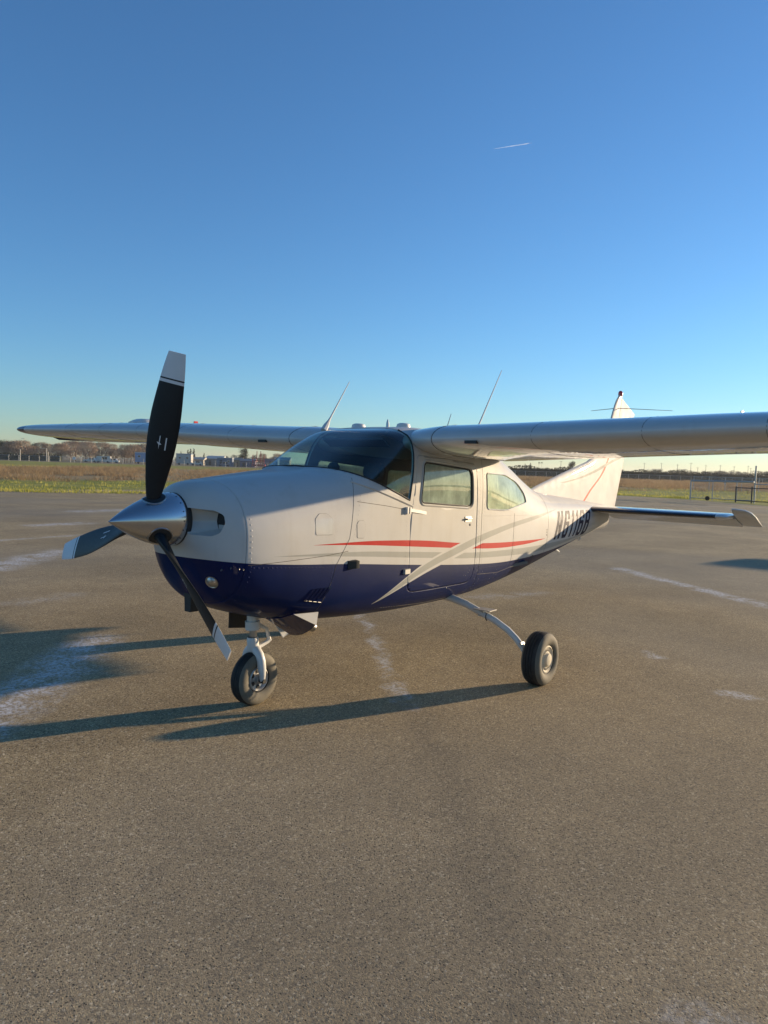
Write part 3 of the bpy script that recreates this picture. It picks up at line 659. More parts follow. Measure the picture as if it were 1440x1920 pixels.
# ------------------------------------------------------------------ nose: lamp, scoop, cowl flap, louvres, vents
def disc_on(name, x, z, r, mat, depth=.012, par=nose):
    p = skin(x, z, 0); e = .01; n = (skin(x+e, z)-skin(x-e, z)).cross(skin(x, z+e)-skin(x, z-e)).normalized()
    if n.y > 0: n = -n
    d = MB(); d.lathe([(r*1.08, -.01), (r*1.08, .003), (r, .004), (r*.93, .002), (r*.7, .012), (r*.35, .019), (0.0005, .021)], 24, p, n); return d.build(name, mat, par)
disc_on('landing_light', .567, .962, .04, M['steel'])
for x, z in ((.60, 1.065), (.635, 1.06), (.655, 1.055), (.57, 1.05)): disc_on('fastener', x, z, .006, M['steel'])
d = MB(); d.rings([[(.64+dx, .05+yy*wd, .80+zz) for yy, zz in ((-1, .06), (-.8, -.07*hh), (.8, -.07*hh), (1, .06))] for dx, wd, hh in ((-.03, .036, 1), (.03, .04, 1), (.14, .036, .2))]); d.build('air_scoop', M['dark'], plane)
# open cowl flaps: hinged in front, hanging down behind
for sd in (-1, 1):
    h0 = [Vector((1.10, sd*.17, .645)), Vector((1.11, sd*.42, .71))]; dn = [Vector((1.32, sd*.19, .50)), Vector((1.325, sd*.43, .605))]
    up = [Vector((1.32, sd*.20, .60)), Vector((1.325, sd*.445, .70))]
    d = MB(); rg = []
    for k in range(5):
        t = k/4; a = h0[0].lerp(h0[1], t)+Vector((0, 0, -.012*math.sin(math.pi*t))); b_ = dn[0].lerp(dn[1], t)+Vector((0, 0, -.03*math.sin(math.pi*t))); rg.append((a, b_))
    v = [p for r in rg for p in r]+[p+Vector((.004, 0, .008)) for r in rg for p in r]; f = []
    for k in range(4): f += [(2*k, 2*k+1, 2*k+3, 2*k+2), (10+2*k, 12+2*k, 13+2*k, 11+2*k)]
    f += [(0, 10, 11, 1), (8, 9, 19, 18), (0, 2, 12, 10), (2, 4, 14, 12), (4, 6, 16, 14), (6, 8, 18, 16), (1, 11, 13, 3), (3, 13, 15, 5), (5, 15, 17, 7), (7, 17, 19, 9)]
    d.add(v, f); cf = d.build('cowl_flap', [M['blue']], plane)
    d = MB(); d.add([h0[1]+Vector((0, sd*.004, 0)), dn[1]+Vector((0, sd*.004, 0)), up[1]+Vector((0, sd*.004, 0)), h0[1]+Vector((0, sd*-.008, 0)), dn[1]+Vector((0, sd*-.008, 0)), up[1]+Vector((0, sd*-.008, 0))], [(0, 1, 2), (5, 4, 3), (0, 3, 4, 1), (1, 4, 5, 2), (2, 5, 3, 0)]); d.build('cowl_flap_side', M['gearwhite'], cf)
d = MB(); d.tube([(1.25, -.22, .64), (1.42, -.24, .57), (1.5, -.245, .535)], [.035, .035, .034], 14, cap=False); d.build('exhaust_pipe', M['steel'], plane)
for k in range(5):
    x0 = 1.17+.035*k; d = MB(); a = skin(x0, .80, .001); b_ = skin(x0+.045, .88, .001); d.rings([[p+Vector((-.008, 0, 0)), p+Vector((.004, -.010, 0)), p+Vector((.008, 0, 0))] for p in (a, a.lerp(b_, .3)+Vector((0, -.003, 0)), a.lerp(b_, .7)+Vector((0, -.003, 0)), b_)]); d.build('cowl_louver', M['blue'], fus)
for k in range(4):
    a = skin(1.165+.042*k, .80-.008*k, .003); d = MB(); d.tube([a, a+Vector((.03, 0, -.006))], .0028, 6); d.build('louver_clip', M['steel'], fus)
p = skin(1.55, 1.02); d = MB(); d.rings([[p+Vector((dx, yy, zz)) for yy, zz in ((.01, -.03), (-o_, -.025), (-o_, .028), (.01, .035))] for dx, o_ in ((-.05, .004), (.0, .035), (.03, .04))]); d.build('vent_scoop', M['dark'], fus)
p = skin(2.17, .915); d = MB(); d.rings([[p+Vector((dx, .01, -.022)), p+Vector((dx, -o_, -.018)), p+Vector((dx, -o_, .018)), p+Vector((dx, .01, .022))] for dx, o_ in ((-.035, .004), (-.03, .018), (.03, .022), (.05, .004))]); d.build('door_hinge', M['alloy'], door)
p = skin(2.14, 1.385); d = MB(); d.box(p+Vector((0, -.008, 0)), (.014, .03, .05)); d.box(p+Vector((.035, -.008, -.002)), (.014, .03, .05)); d.rings([[p+Vector((dx, .005, -.02+dz)), p+Vector((dx, -o_, -.012+dz)), p+Vector((dx, -o_, .012+dz)), p+Vector((dx, .005, .02+dz))] for dx, o_, dz in ((.05, .016, 0), (.2, .012, -.018), (.28, .004, -.03))]); d.build('door_hinge', M['gearwhite'], door)
p = skin(3.06, 1.285); d = MB(); d.box(p+Vector((0, -.002, 0)), (.10, .008, .045)); d.tube([p+Vector((.03, -.012, 0)), p+Vector((-.045, -.020, .002))], [.011, .008], 8); d.build('door_handle', M['steel'], door)
p = skin(3.10, 1.235); d = MB(); d.lathe([(.011, 0), (.011, .004), (.0, .005)], 12, p, (0, -1, 0)); d.build('door_lock', M['dark'], door)
b = MB(); v = [skin(4.62+.055*math.cos(t), .735+.10*math.sin(t)+.12*math.cos(t)*.3, .002) for t in [2*math.pi*i/20 for i in range(20)]]; b.add(v, [tuple(range(20))]); b.build('belly_hole', M['dark'], fus, smooth=False)
for z in (1.06, 1.085, 1.03): b = MB(); b.box(skin(4.98, z, .001), (.012, .004, .012)); b.build('static_port', M['dark'], fus)

# ------------------------------------------------------------------ landing gear
def wheel(par, c, R_, Wd, sd, rim_r, hub='cap'):
    """wheel on an axle along y, outer face towards sd"""
    c = Vector(c); ax = Vector((0, sd, 0)); h = Wd/2
    prof = [(rim_r, -h*.62), (rim_r+.012, -h*.80), (lerp(rim_r, R_, .35), -h*.97), (lerp(rim_r, R_, .6), -h), (lerp(rim_r, R_, .82), -h*.86), (R_*.965, -h*.66), (R_*.992, -h*.4), (R_, -h*.14)]
    d = MB(); g = .006
    tread = [(R_, -h*.3), (R_-g, -h*.29), (R_-g, -h*.26), (R_, -h*.25), (R_, -h*.04), (R_-g, -h*.03), (R_-g, h*.03), (R_, h*.04), (R_, h*.25), (R_-g, h*.26), (R_-g, h*.29), (R_, h*.3)]
    pf = prof[:7]+tread+[(r, -q) for r, q in prof[:7][::-1]]
    d.lathe(pf, 56, c, ax, 0, closed=True)
    for i in range(len(d.f)):     # sidewall faces get the dusty material
        cc = sum((Vector(d.v[k]) for k in d.f[i]), Vector())/4
        if abs((cc-c).dot(ax)) > h*.72: d.m[i] = 1
    # flatten where it meets the ground
    d.v = [(x, y, max(z, .0005)) for x, y, z in d.v]
    d.build('tyre', [M['rubber'], M['sidewall']], par, angle=60)
    if hub == 'cap':
        d = MB(); d.lathe([(rim_r+.004, -h*.7), (rim_r+.006, h*.74), (rim_r-.004, h*.80), (rim_r-.012, h*.72), (rim_r*.80, h*.66), (rim_r*.60, h*.70), (rim_r*.50, h*.80), (rim_r*.46, h*.95), (rim_r*.36, h*1.0), (0.0005, h*1.01)], 48, c, ax); d.build('wheel_rim', M['creamhub'], par)
        d = MB()
        for k in range(28):
            t = 2*math.pi*k/28; u = Vector((math.cos(t), 0, math.sin(t))); v = Vector((-math.sin(t), 0, math.cos(t)))
            p0 = c+ax*h*.70+u*rim_r*.62; p1 = c+ax*h*.69+u*rim_r*.82
            d.add([p0-v*.0028, p0+v*.0028, p1+v*.0036, p1-v*.0036, (p0+p1)/2+ax*.008], [(0, 1, 4), (1, 2, 4), (2, 3, 4), (3, 0, 4)])
        tag(d.build('hub_ribs', M['creamhub'], par), kind='stuff')
    else:
        d = MB(); d.lathe([(rim_r+.003, -h*.7), (rim_r+.005, h*.70), (rim_r-.003, h*.78), (rim_r-.012, h*.70), (rim_r*.80, h*.55), (rim_r*.55, h*.5), (rim_r*.42, h*.60), (rim_r*.36, h*.9), (rim_r*.30, h*.92), (0.0005, h*.92)], 40, c, ax); d.build('wheel_rim', M['alloy'], par)
        d = MB()
        for k in range(6):
            t = 2*math.pi*(k+.5)/6; u = Vector((math.cos(t), 0, math.sin(t))); d.lathe([(.016, 0), (.016, .004), (0, .004)], 10, c+ax*(h*.55)+u*rim_r*.68, ax)
        tag(d.build('wheel_holes', M['dark'], par), kind='stuff')
        d = MB(); d.lathe([(.010, 0), (.010, .006), (0, .007)], 8, c+ax*h*.9, ax); d.build('axle_nut', M['steel'], par)
for sd in (-1, 1):
    y = lambda s: sd*s
    pts = [(3.02, y(.36), .60), (3.03, y(.48), .585), (3.03, y(.62), .555), (3.03, y(.76), .505), (3.03, y(.90), .455), (3.03, y(1.02), .395), (3.03, y(1.10), .335), (3.03, y(1.16), .275), (3.03, y(1.20), .225)]
    d = MB(); d.tube(pts, [.034, .033, .031, .029, .028, .027, .026, .026, .026], 16); leg = d.build('main_gear_leg', M['gearwhite'], plane)
    wheel(leg, (3.03, y(1.32), .212), .2165, .165, sd, .106)
    d = MB(); d.tube([(3.03, y(1.18), .212), (3.03, y(1.40), .212)], .02, 12); d.build('axle', M['steel'], leg)
    d = MB(); d.lathe([(.03, -.02), (.085, -.02), (.085, .0), (.03, .0)], 30, (3.03, y(1.225), .212), (0, sd, 0)); d.box((3.10, y(1.21), .20), (.07, .06, .09)); d.build('brake_disc', M['dark'], leg)
    d = MB(); d.box((3.03, y(1.165), .275), (.05, .025, .08), 0, Matrix.Rotation(R(25*sd), 3, 'X')); d.build('axle_bracket', M['alloy'], leg)
    d = MB(); d.box((3.03, y(.80), .535), (.12, .16, .007)); d.box((3.03, y(.775), .50), (.05, .05, .05)); d.build('step', M['alloy'], leg)
    d = MB(); d.tube([(3.03+.036*math.cos(t), y(.83), .48+.036*math.sin(t)) for t in [2*math.pi*i/16 for i in range(16)]], .004, 6, closed=True); d.build('hose_clamp', M['dark'], leg)
    d = MB(); d.tube([(3.07, y(.7), .49), (3.075, y(.95), .40), (3.075, y(1.12), .29), (3.09, y(1.2), .23)], .005, 6); d.build('brake_line', M['dark'], leg)
# nose gear
NX = 1.165
d = MB(); d.tube([(NX-.035, 0, .72), (NX-.028, 0, .56)], .040, 18); d.tube([(NX-.03, 0, .60), (NX-.027, 0, .54)], .052, 18); ng = d.build('nose_gear_strut', M['gearwhite'], plane)
d = MB(); d.tube([(NX-.028, 0, .57), (NX-.018, 0, .47)], .026, 16); d.build('oleo_piston', M['steel'], ng)
d = MB(); d.lathe([(.036, 0), (.042, .02), (.042, .085), (.034, .1)], 18, (NX-.016, 0, .385), (-.1, 0, 1)); d.build('strut_barrel', M['gearwhite'], ng)
d = MB(); rg = []
for y_, x_, z_ in ((-.082, NX, .178), (-.084, NX-.004, .22), (-.084, NX-.01, .27), (-.078, NX-.012, .32), (-.060, NX-.014, .365), (-.03, NX-.016, .395), (0, NX-.016, .405)): rg.append((x_, y_, z_))
pts = rg+[(a, -b_, c_) for a, b_, c_ in rg[-2::-1]]
rad = [.018, .024, .030, .031, .032, .034, .036]; rad = rad+rad[-2::-1]
d.tube(pts, rad, 14); d.build('fork', M['gearwhite'], ng)
wheel(ng, (NX, 0, .186), .19, .13, -1, .084, 'open'); 
wv = [o for o in ng.children if o.name.startswith(('wheel_rim', 'tyre'))]
d = MB(); d.tube([(NX, -.105, .178), (NX, .105, .178)], .017, 12); d.build('axle', M['dark'], ng)
d = MB(); d.tube([(NX+.02, 0, .40), (NX+.12, -.0, .425), (NX+.14, 0, .44)], [.018, .014, .016], 8); d.tube([(NX+.14, 0, .43), (NX+.11, 0, .52), (NX+.01, 0, .575)], [.015, .013, .016], 8); d.build('torque_link', M['gearwhite'], ng)
for sd in (-1, 1):
    d = MB(); v = [Vector((NX-.14, .115, .68)), Vector((NX+.14, .115, .66)), Vector((NX+.14, .15, .50)), Vector((NX-.12, .14, .54))] if sd > 0 else [Vector((NX+.10, -.06, .60)), Vector((NX+.33, -.10, .60)), Vector((NX+.30, -.13, .535)), Vector((NX+.15, -.12, .47))]
    d.add(v+[p+Vector((0, sd*.008, 0)) for p in v], [(0, 1, 2, 3), (7, 6, 5, 4), (0, 4, 5, 1), (1, 5, 6, 2), (2, 6, 7, 3), (3, 7, 4, 0)]); gd = d.build('gear_door', [M['dark'] if sd > 0 else M['gearwhite']], ng, smooth=False)  # starboard door coloured dark to paint in its unlit inner face
d = MB(); d.tube([(NX, .0, .62), (NX+.3, 0, .60)], .013, 8); d.build('drag_brace', M['gearwhite'], ng)
bpy.context.view_layer.update()
#@ENV
# ------------------------------------------------------------------ ground
def seg_mask(t, p, pts, wd, soft):
    """distance mask round a polyline on the ground"""
    best = None
    for (a, b) in zip(pts[:-1], pts[1:]):
        ba = b-a; l2 = ba.x*ba.x+ba.y*ba.y
        pa = t.vmath('SUBTRACT', p, (a.x, a.y, 0)).outputs[0]; dt = t.vmath('DOT_PRODUCT', pa, (ba.x, ba.y, 0)).outputs['Value']
        h = t.math('DIVIDE', dt, l2, clamp=True); sc = t.new('ShaderNodeVectorMath', operation='SCALE'); sc.inputs[0].default_value = (ba.x, ba.y, 0); t.L(h, sc.inputs['Scale'])
        d = t.vmath('LENGTH', t.vmath('SUBTRACT', pa, sc.outputs[0]).outputs[0]).outputs['Value']
        best = d if best is None else t.math('MINIMUM', best, d)
    return t.math('SUBTRACT', 1, t.smooth(best, wd*soft, wd))
def asphalt():
    t = NT('weathered_asphalt'); c = t.co()
    flat = t.vmath('MULTIPLY', c, (1, 1, 0)).outputs[0]
    v = t.voro(flat, 120); v2 = t.voro(flat, 300); big = t.noise(flat, .55, 4, .6); mid = t.noise(flat, 5, 4, .6); fine = t.noise(flat, 330, 3, .6); patch = t.noise(flat, .13, 3, .5)
    stone = t.mix(t.new('ShaderNodeSeparateColor').outputs[0] if False else v.outputs['Color'], (.5, .5, .5), (.5, .5, .5))
    sep = t.new('ShaderNodeSeparateColor'); t.L(v.outputs['Color'], sep.inputs[0]); sep2 = t.new('ShaderNodeSeparateColor'); t.L(v2.outputs['Color'], sep2.inputs[0])
    col = t.ramp(sep.outputs[0], [(0, (.175, .126, .068)), (.3, (.36, .262, .132)), (.65, (.44, .325, .165)), (.9, (.53, .395, .205)), (1, (.76, .62, .40))])
    col = t.mix(t.math('MULTIPLY', t.smooth(sep2.outputs[1], .72, .95), .55), col, (.12, .112, .10))
    pv = t.voro(flat, 55); ps = t.new('ShaderNodeSeparateColor'); t.L(pv.outputs['Color'], ps.inputs[0]); pit = t.math('MULTIPLY', t.math('SUBTRACT', 1, t.smooth(t.math('ADD', pv.outputs['Distance'], t.math('MULTIPLY', fine.outputs[0], .15)), .20, .34)), t.math('GREATER_THAN', t.math('ADD', ps.outputs[0], t.math('MULTIPLY', t.math('SUBTRACT', big.outputs[0], .5), .7)), .52)); col = t.mix(t.math('MULTIPLY', pit, .8), col, (.045, .04, .034))
    tone = t.math('MULTIPLY_ADD', t.smooth(big.outputs[0], .3, .72), .36, .82)
    tone = t.math('MULTIPLY', tone, t.math('MULTIPLY_ADD', mid.outputs[0], .34, .83))
    mul = t.new('ShaderNodeCombineColor'); [t.L(tone, mul.inputs[i]) for i in range(3)]
    col = t.mix(1, col, mul.outputs[0], 'MULTIPLY')
    col = t.mix(t.math('MULTIPLY', t.smooth(patch.outputs[0], .46, .62), .35), col, (.24, .22, .175))
    # faded paint and mineral bloom on the asphalt
    wn = t.noise(flat, 2.6, 3, .6); wv = t.new('ShaderNodeVectorMath', operation='SCALE'); t.L(t.vmath('SUBTRACT', wn.outputs['Color'], (.5, .5, .5)).outputs[0], wv.inputs[0]); wv.inputs['Scale'].default_value = .35
    wp = t.vmath('MULTIPLY', t.vmath('ADD', flat, wv.outputs[0]).outputs[0], (1, 1, 0)).outputs[0]
    G = lambda *q: [ground(a, b) for a, b in q]
    ms = t.noise(flat, 26, 6, .78); brk = t.smooth(ms.outputs[0], .44, .58); brk2 = t.smooth(t.noise(flat, 3.2, 4, .6).outputs[0], .32, .6)
    m_ = None
    for pts, wd, soft, amt in ((G((672, 1150), (700, 1195), (728, 1250), (748, 1290), (772, 1325)), .11, .05, .75), (G((175, 1205), (110, 1250), (30, 1310), (-60, 1370)), .40, .05, .85), (G((1160, 1066), (1285, 1098), (1460, 1142)), .24, .05, .85),
       (G((-20, 1066), (60, 1046), (125, 1033)), .55, .05, .75), (G((75, 985), (150, 981)), .6, .05, .7), (G((150, 959), (230, 956)), .8, .05, .6), (G((-20, 1015), (150, 1003)), .22, .05, .5), (G((1212, 1224), (1242, 1233)), .10, .05, .6), (G((1345, 1298), (1400, 1306)), .13, .05, .6), (G((1270, 1905), (1400, 1935)), .14, .0, .25),
       (G((900, 1120), (1010, 1112)), .3, .05, .35), (G((30, 1130), (140, 1115)), .3, .05, .3), (G((880, 1500), (960, 1700), (1010, 1930)), .1, .0, .0)):
        q = t.math('MULTIPLY', seg_mask(t, wp, pts, wd, soft), amt); m_ = q if m_ is None else t.math('MAXIMUM', m_, q)
    m_ = t.math('MULTIPLY', m_, t.math('MULTIPLY', t.math('MULTIPLY_ADD', brk, .85, .15), brk2))
    col = t.mix(t.math('MULTIPLY', m_, 1.5, clamp=True), col, (.66, .65, .63))
    sm_ = seg_mask(t, wp, G((775, 1330), (850, 1470), (915, 1620), (960, 1760), (1010, 1960)), .22, 0); col = t.mix(t.math('MULTIPLY', sm_, t.math('MULTIPLY_ADD', brk, .25, .12)), col, (.13, .11, .08))
    # dark oil / patch tone
    oil = t.math('MULTIPLY', seg_mask(t, wp, G((20, 960), (420, 1000)), 2.2, 0), .18); col = t.mix(oil, col, (.13, .122, .11))
    t.base(col); t.set(Roughness=.92, Specular_IOR_Level=.3)
    qv = t.voro(flat, 130); qs = t.new('ShaderNodeSeparateColor'); t.L(qv.outputs['Color'], qs.inputs[0])
    stone = t.math('MULTIPLY', t.math('SUBTRACT', 1, t.smooth(qv.outputs['Distance'], .12, .42)), t.math('GREATER_THAN', t.math('ADD', qs.outputs[1], t.math('MULTIPLY', t.math('SUBTRACT', mid.outputs[0], .5), .8)), .66))
    h = t.math('ADD', t.math('MULTIPLY', t.math('SUBTRACT', 1, v.outputs['Distance']), .22), t.math('ADD', t.math('MULTIPLY', t.noise(flat, 110, 4, .7).outputs[0], .9), t.math('MULTIPLY', fine.outputs[0], .35)))
    h = t.math('ADD', t.math('SUBTRACT', h, t.math('MULTIPLY', pit, 1.1)), t.math('MULTIPLY', stone, .55))
    t.L(t.bump(h, 1.0, .0040), t.bsdf.inputs['Normal']); return t.mat
def dirt():
    t = NT('grass_field'); c = t.co(); flat = t.vmath('MULTIPLY', c, (1, 1, 0)).outputs[0]
    rel = t.vmath('SUBTRACT', flat, (CAM.x, CAM.y, 0)).outputs[0]
    dep = t.vmath('DOT_PRODUCT', rel, tuple(FWD)).outputs['Value']; lat = t.vmath('DOT_PRODUCT', rel, tuple(RGT)).outputs['Value']
    n1 = t.noise(flat, .16, 5, .65); n2 = t.noise(flat, 1.2, 4, .65); n3 = t.noise(flat, .03, 3)
    grass = t.ramp(n1.outputs[0], [(.25, (.16, .17, .035)), (.45, (.31, .30, .06)), (.6, (.44, .38, .11)), (.8, (.55, .43, .18))])
    grass = t.mix(t.math('MULTIPLY', n2.outputs[0], .5), grass, (.22, .23, .045))
    brown = t.ramp(n2.outputs[0], [(.25, (.22, .15, .085)), (.6, (.42, .31, .15)), (.85, (.54, .42, .20))])
    wob = t.math('MULTIPLY', t.math('SUBTRACT', n1.outputs[0], .5), 40)
    a = t.smooth(t.math('SUBTRACT', t.math('ADD', dep, wob), t.math('MULTIPLY_ADD', lat, .6, 70)), -3, 4)
    b = t.math('SUBTRACT', 1, t.smooth(t.math('SUBTRACT', t.math('ADD', dep, wob), t.math('MULTIPLY_ADD', lat, .8, 166)), -6, 6))
    col = t.mix(t.math('MULTIPLY', a, b), grass, brown)
    far = t.smooth(dep, 205, 240); col = t.mix(far, col, (.28, .22, .12))
    track = t.math('SUBTRACT', 1, t.smooth(t.math('ABSOLUTE', t.math('SUBTRACT', dep, t.math('MULTIPLY_ADD', lat, .25, 143))), 2.5, 6)); col = t.mix(t.math('MULTIPLY', track, .8), col, (.42, .36, .26))
    t.base(col); t.set(Roughness=.95, Specular_IOR_Level=.1)
    t.L(t.bump(n2.outputs[0], .6, .08), t.bsdf.inputs['Normal']); return t.mat
M['asphalt'] = asphalt(); M['field'] = dirt()
d = MB(); n = 64; d.add([(3500*math.cos(2*math.pi*i/n), 3500*math.sin(2*math.pi*i/n), -.012) for i in range(n)], [tuple(range(n))]); tag(d.build('grass_field', M['field'], smooth=False), kind='structure')
EDGE = [ground(0, 918), ground(140, 918), ground(280, 918.5), at(620, 46), at(900, 55), ground(1160, 929), ground(1290, 937), ground(1440, 949)]
EDGE = [at(-6000, 30), at(-700, 29)]+EDGE+[at(2300, 38), at(6000, 30)]
poly = [Vector((p.x, p.y, 0)) for p in EDGE]+[at(720, -150)+RGT*130, at(720, -150)-RGT*130]
# wobble the edge so that it is not a ruled line
rnd = random.Random(4); fine = []
for a, b in zip(poly[:-2][:-1], poly[:-2][1:]):
    k = max(1, min(60, int((b-a).length/1.2)))
    for i in range(k): fine.append(a.lerp(b, i/k)+FWD*rnd.uniform(-.22, .22))
fine.append(poly[-3]); fine += poly[-2:]
d = MB(); d.add(fine, [tuple(range(len(fine)))]); tag(d.build('asphalt_apron', M['asphalt'], smooth=False), kind='structure')
M['roadpaint'] = simple('faded_white_line', (.42, .41, .38), .85, 0, 0, .35, 3)
def stripe(pts, wd, name='painted_line'):
    pts = [Vector((p.x, p.y, .004)) for p in pts]; v = []; f = []
    for i, p in enumerate(pts):
        t_ = (pts[min(i+1, len(pts)-1)]-pts[max(i-1, 0)]).normalized(); n_ = Vector((-t_.y, t_.x, 0)); v += [p+n_*wd/2, p-n_*wd/2]
    for i in range(len(pts)-1): f.append((2*i, 2*i+1, 2*i+3, 2*i+2))
    d = MB(); d.add(v, f); tag(d.build(name, M['roadpaint'], smooth=False), kind='structure')
stripe([ground(x, 931+(x-1155)*.052) for x in range(1130, 1300, 10)], .22)
stripe([ground(x, 945.5+(x-1155)*.024) for x in range(1000, 1560, 20)], .16)
stripe([ground(1120, 951), ground(1180, 951.5), ground(1225, 952.8), ground(1250, 954.2), ground(1262, 956), ground(1262, 957.8), ground(1248, 959.5), ground(1215, 962)], .18)

# ------------------------------------------------------------------ weeds (bulk geometry)
def blades(name, spots, kmin, kmax, hmin, hmax, spread, wdt, mat, label, cat, seed, lean=.5):
    g = np.random.default_rng(seed); V = []; n_t = 0
    spots = np.array(spots); K = g.integers(kmin, kmax+1, len(spots)); idx = np.repeat(np.arange(len(spots)), K); N = len(idx)
    sc = g.uniform(.6, 1.3, len(spots))[idx]
    off = g.normal(0, 1, (N, 2)); base = spots[idx][:, :2]+off*(spread*sc)[:, None]
    h = g.uniform(hmin, hmax, N)*sc*np.exp(-(off**2).sum(1)*.35); az = np.arctan2(off[:, 1], off[:, 0])+g.normal(0, .8, N); ln = g.uniform(0, lean, N)*h; wa = g.uniform(0, 2*np.pi, N); ww = wdt*g.uniform(.6, 1.4, N)
    p0 = np.c_[base+np.c_[np.cos(wa), np.sin(wa)]*ww[:, None], np.full(N, -.03)]; p1 = np.c_[base-np.c_[np.cos(wa), np.sin(wa)]*ww[:, None], np.full(N, -.03)]
    p2 = np.c_[base+np.c_[np.cos(az), np.sin(az)]*ln[:, None], h]
    co = np.stack([p0, p1, p2], 1).reshape(-1, 3); me = bpy.data.meshes.new(name)
    me.from_pydata(co.tolist(), [], np.arange(3*N).reshape(-1, 3).tolist()); me.materials.append(mat)
    return tag(link(name, me), label, cat, kind='stuff')
def weed(name, c0, c1, c2, sc):
    t = NT(name); c = t.co(); n = t.noise(c, sc, 4, .65); t.base(t.ramp(n.outputs[0], [(.28, c0), (.5, c1), (.72, c2)])); t.set(Roughness=.9, Specular_IOR_Level=.1); tl = t.new('ShaderNodeBsdfTranslucent'); t.L(t.bsdf.inputs['Base Color'].links[0].from_socket, tl.inputs[0]); mx = t.new('ShaderNodeMixShader'); mx.inputs[0].default_value = .45; t.L(t.bsdf.outputs[0], mx.inputs[1]); t.L(tl.outputs[0], mx.inputs[2]); t.L(mx.outputs[0], t.out.inputs[0]); return t.mat
M['brush'] = weed('dry_brush', (.15, .10, .06), (.32, .225, .13), (.52, .40, .22), .5)
M['grass'] = weed('winter_grass', (.22, .23, .045), (.42, .40, .09), (.60, .50, .18), .3)
g = np.random.default_rng(11)
edge_f = pchip([-90, -17.7, -10, -1, 7, 19, 24, 40, 120], [28, 34, 37, 45, 54, 60, 55, 47, 38])
bs, gs = [], []
for _ in range(60000):
    dep = math.sqrt(g.uniform(30**2, 235**2)); px = g.uniform(-260, 1700); lt = (px-720)/1380.8*dep
    if dep < edge_f(lt)+.1: continue
    wob = 14*math.sin(lt*.11+1.3)*math.sin(dep*.07)+g.normal(0, 5)
    inb = dep+wob > 70+.6*lt and dep+wob < 166+.8*lt
    p = at(px, dep)
    if inb and g.random() < (.42 if math.sin(lt*.23+dep*.05)+math.sin(dep*.31+lt*.07) > .1 else .06): bs.append((p.x, p.y))
    elif not inb and dep < 130 and g.random() < .5: gs.append((p.x, p.y))
for _ in range(2600):      # fringe along the asphalt edge
    lt = g.uniform(-45, 55); p = Vector((CAM.x, CAM.y, 0))+FWD*(edge_f(lt)+abs(g.normal(0, 1.2))+.1)+RGT*lt; gs.append((p.x, p.y))
blades('dry_brush', bs[:6000], 36, 60, .18, .85, .60, .019, M['brush'], 'brown dry brush covering the field beyond the green verge', 'brush', 3, 1.7)
blades('grass', gs[:14000], 6, 10, .05, .22, .30, .03, M['grass'], 'short green and straw coloured grass along the asphalt edge', 'grass', 5)

# ------------------------------------------------------------------ trees
def leafmat(name, a, b, c2, sc=.8):
    t = NT(name); c = t.co(); n = t.noise(c, sc, 3, .6); oi = t.new('ShaderNodeObjectInfo'); f = t.math('ADD', n.outputs[0], t.math('MULTIPLY', t.math('SUBTRACT', oi.outputs['Random'], .5), .25))
    t.base(t.ramp(f, [(.3, a), (.5, b), (.72, c2)])); t.set(Roughness=.85, Specular_IOR_Level=.15); return t.mat
M['bark'] = simple('bark', (.10, .075, .055), .9); M['twig'] = leafmat('bare_twigs', (.22, .155, .11), (.34, .25, .18), (.45, .34, .25), 3.)
M['leaf'] = leafmat('dull_green_leaves', (.045, .052, .026), (.09, .098, .045), (.14, .14, .068), 3.); M['darkleaf'] = leafmat('dark_evergreen', (.016, .022, .014), (.032, .040, .022), (.055, .060, .032), 3.)
M['hazeleaf'] = leafmat('haze_tinted_leaves', (.055, .06, .042), (.095, .10, .066), (.14, .14, .095), 3.)  # paler, greyer green: distance haze put into the leaf colour
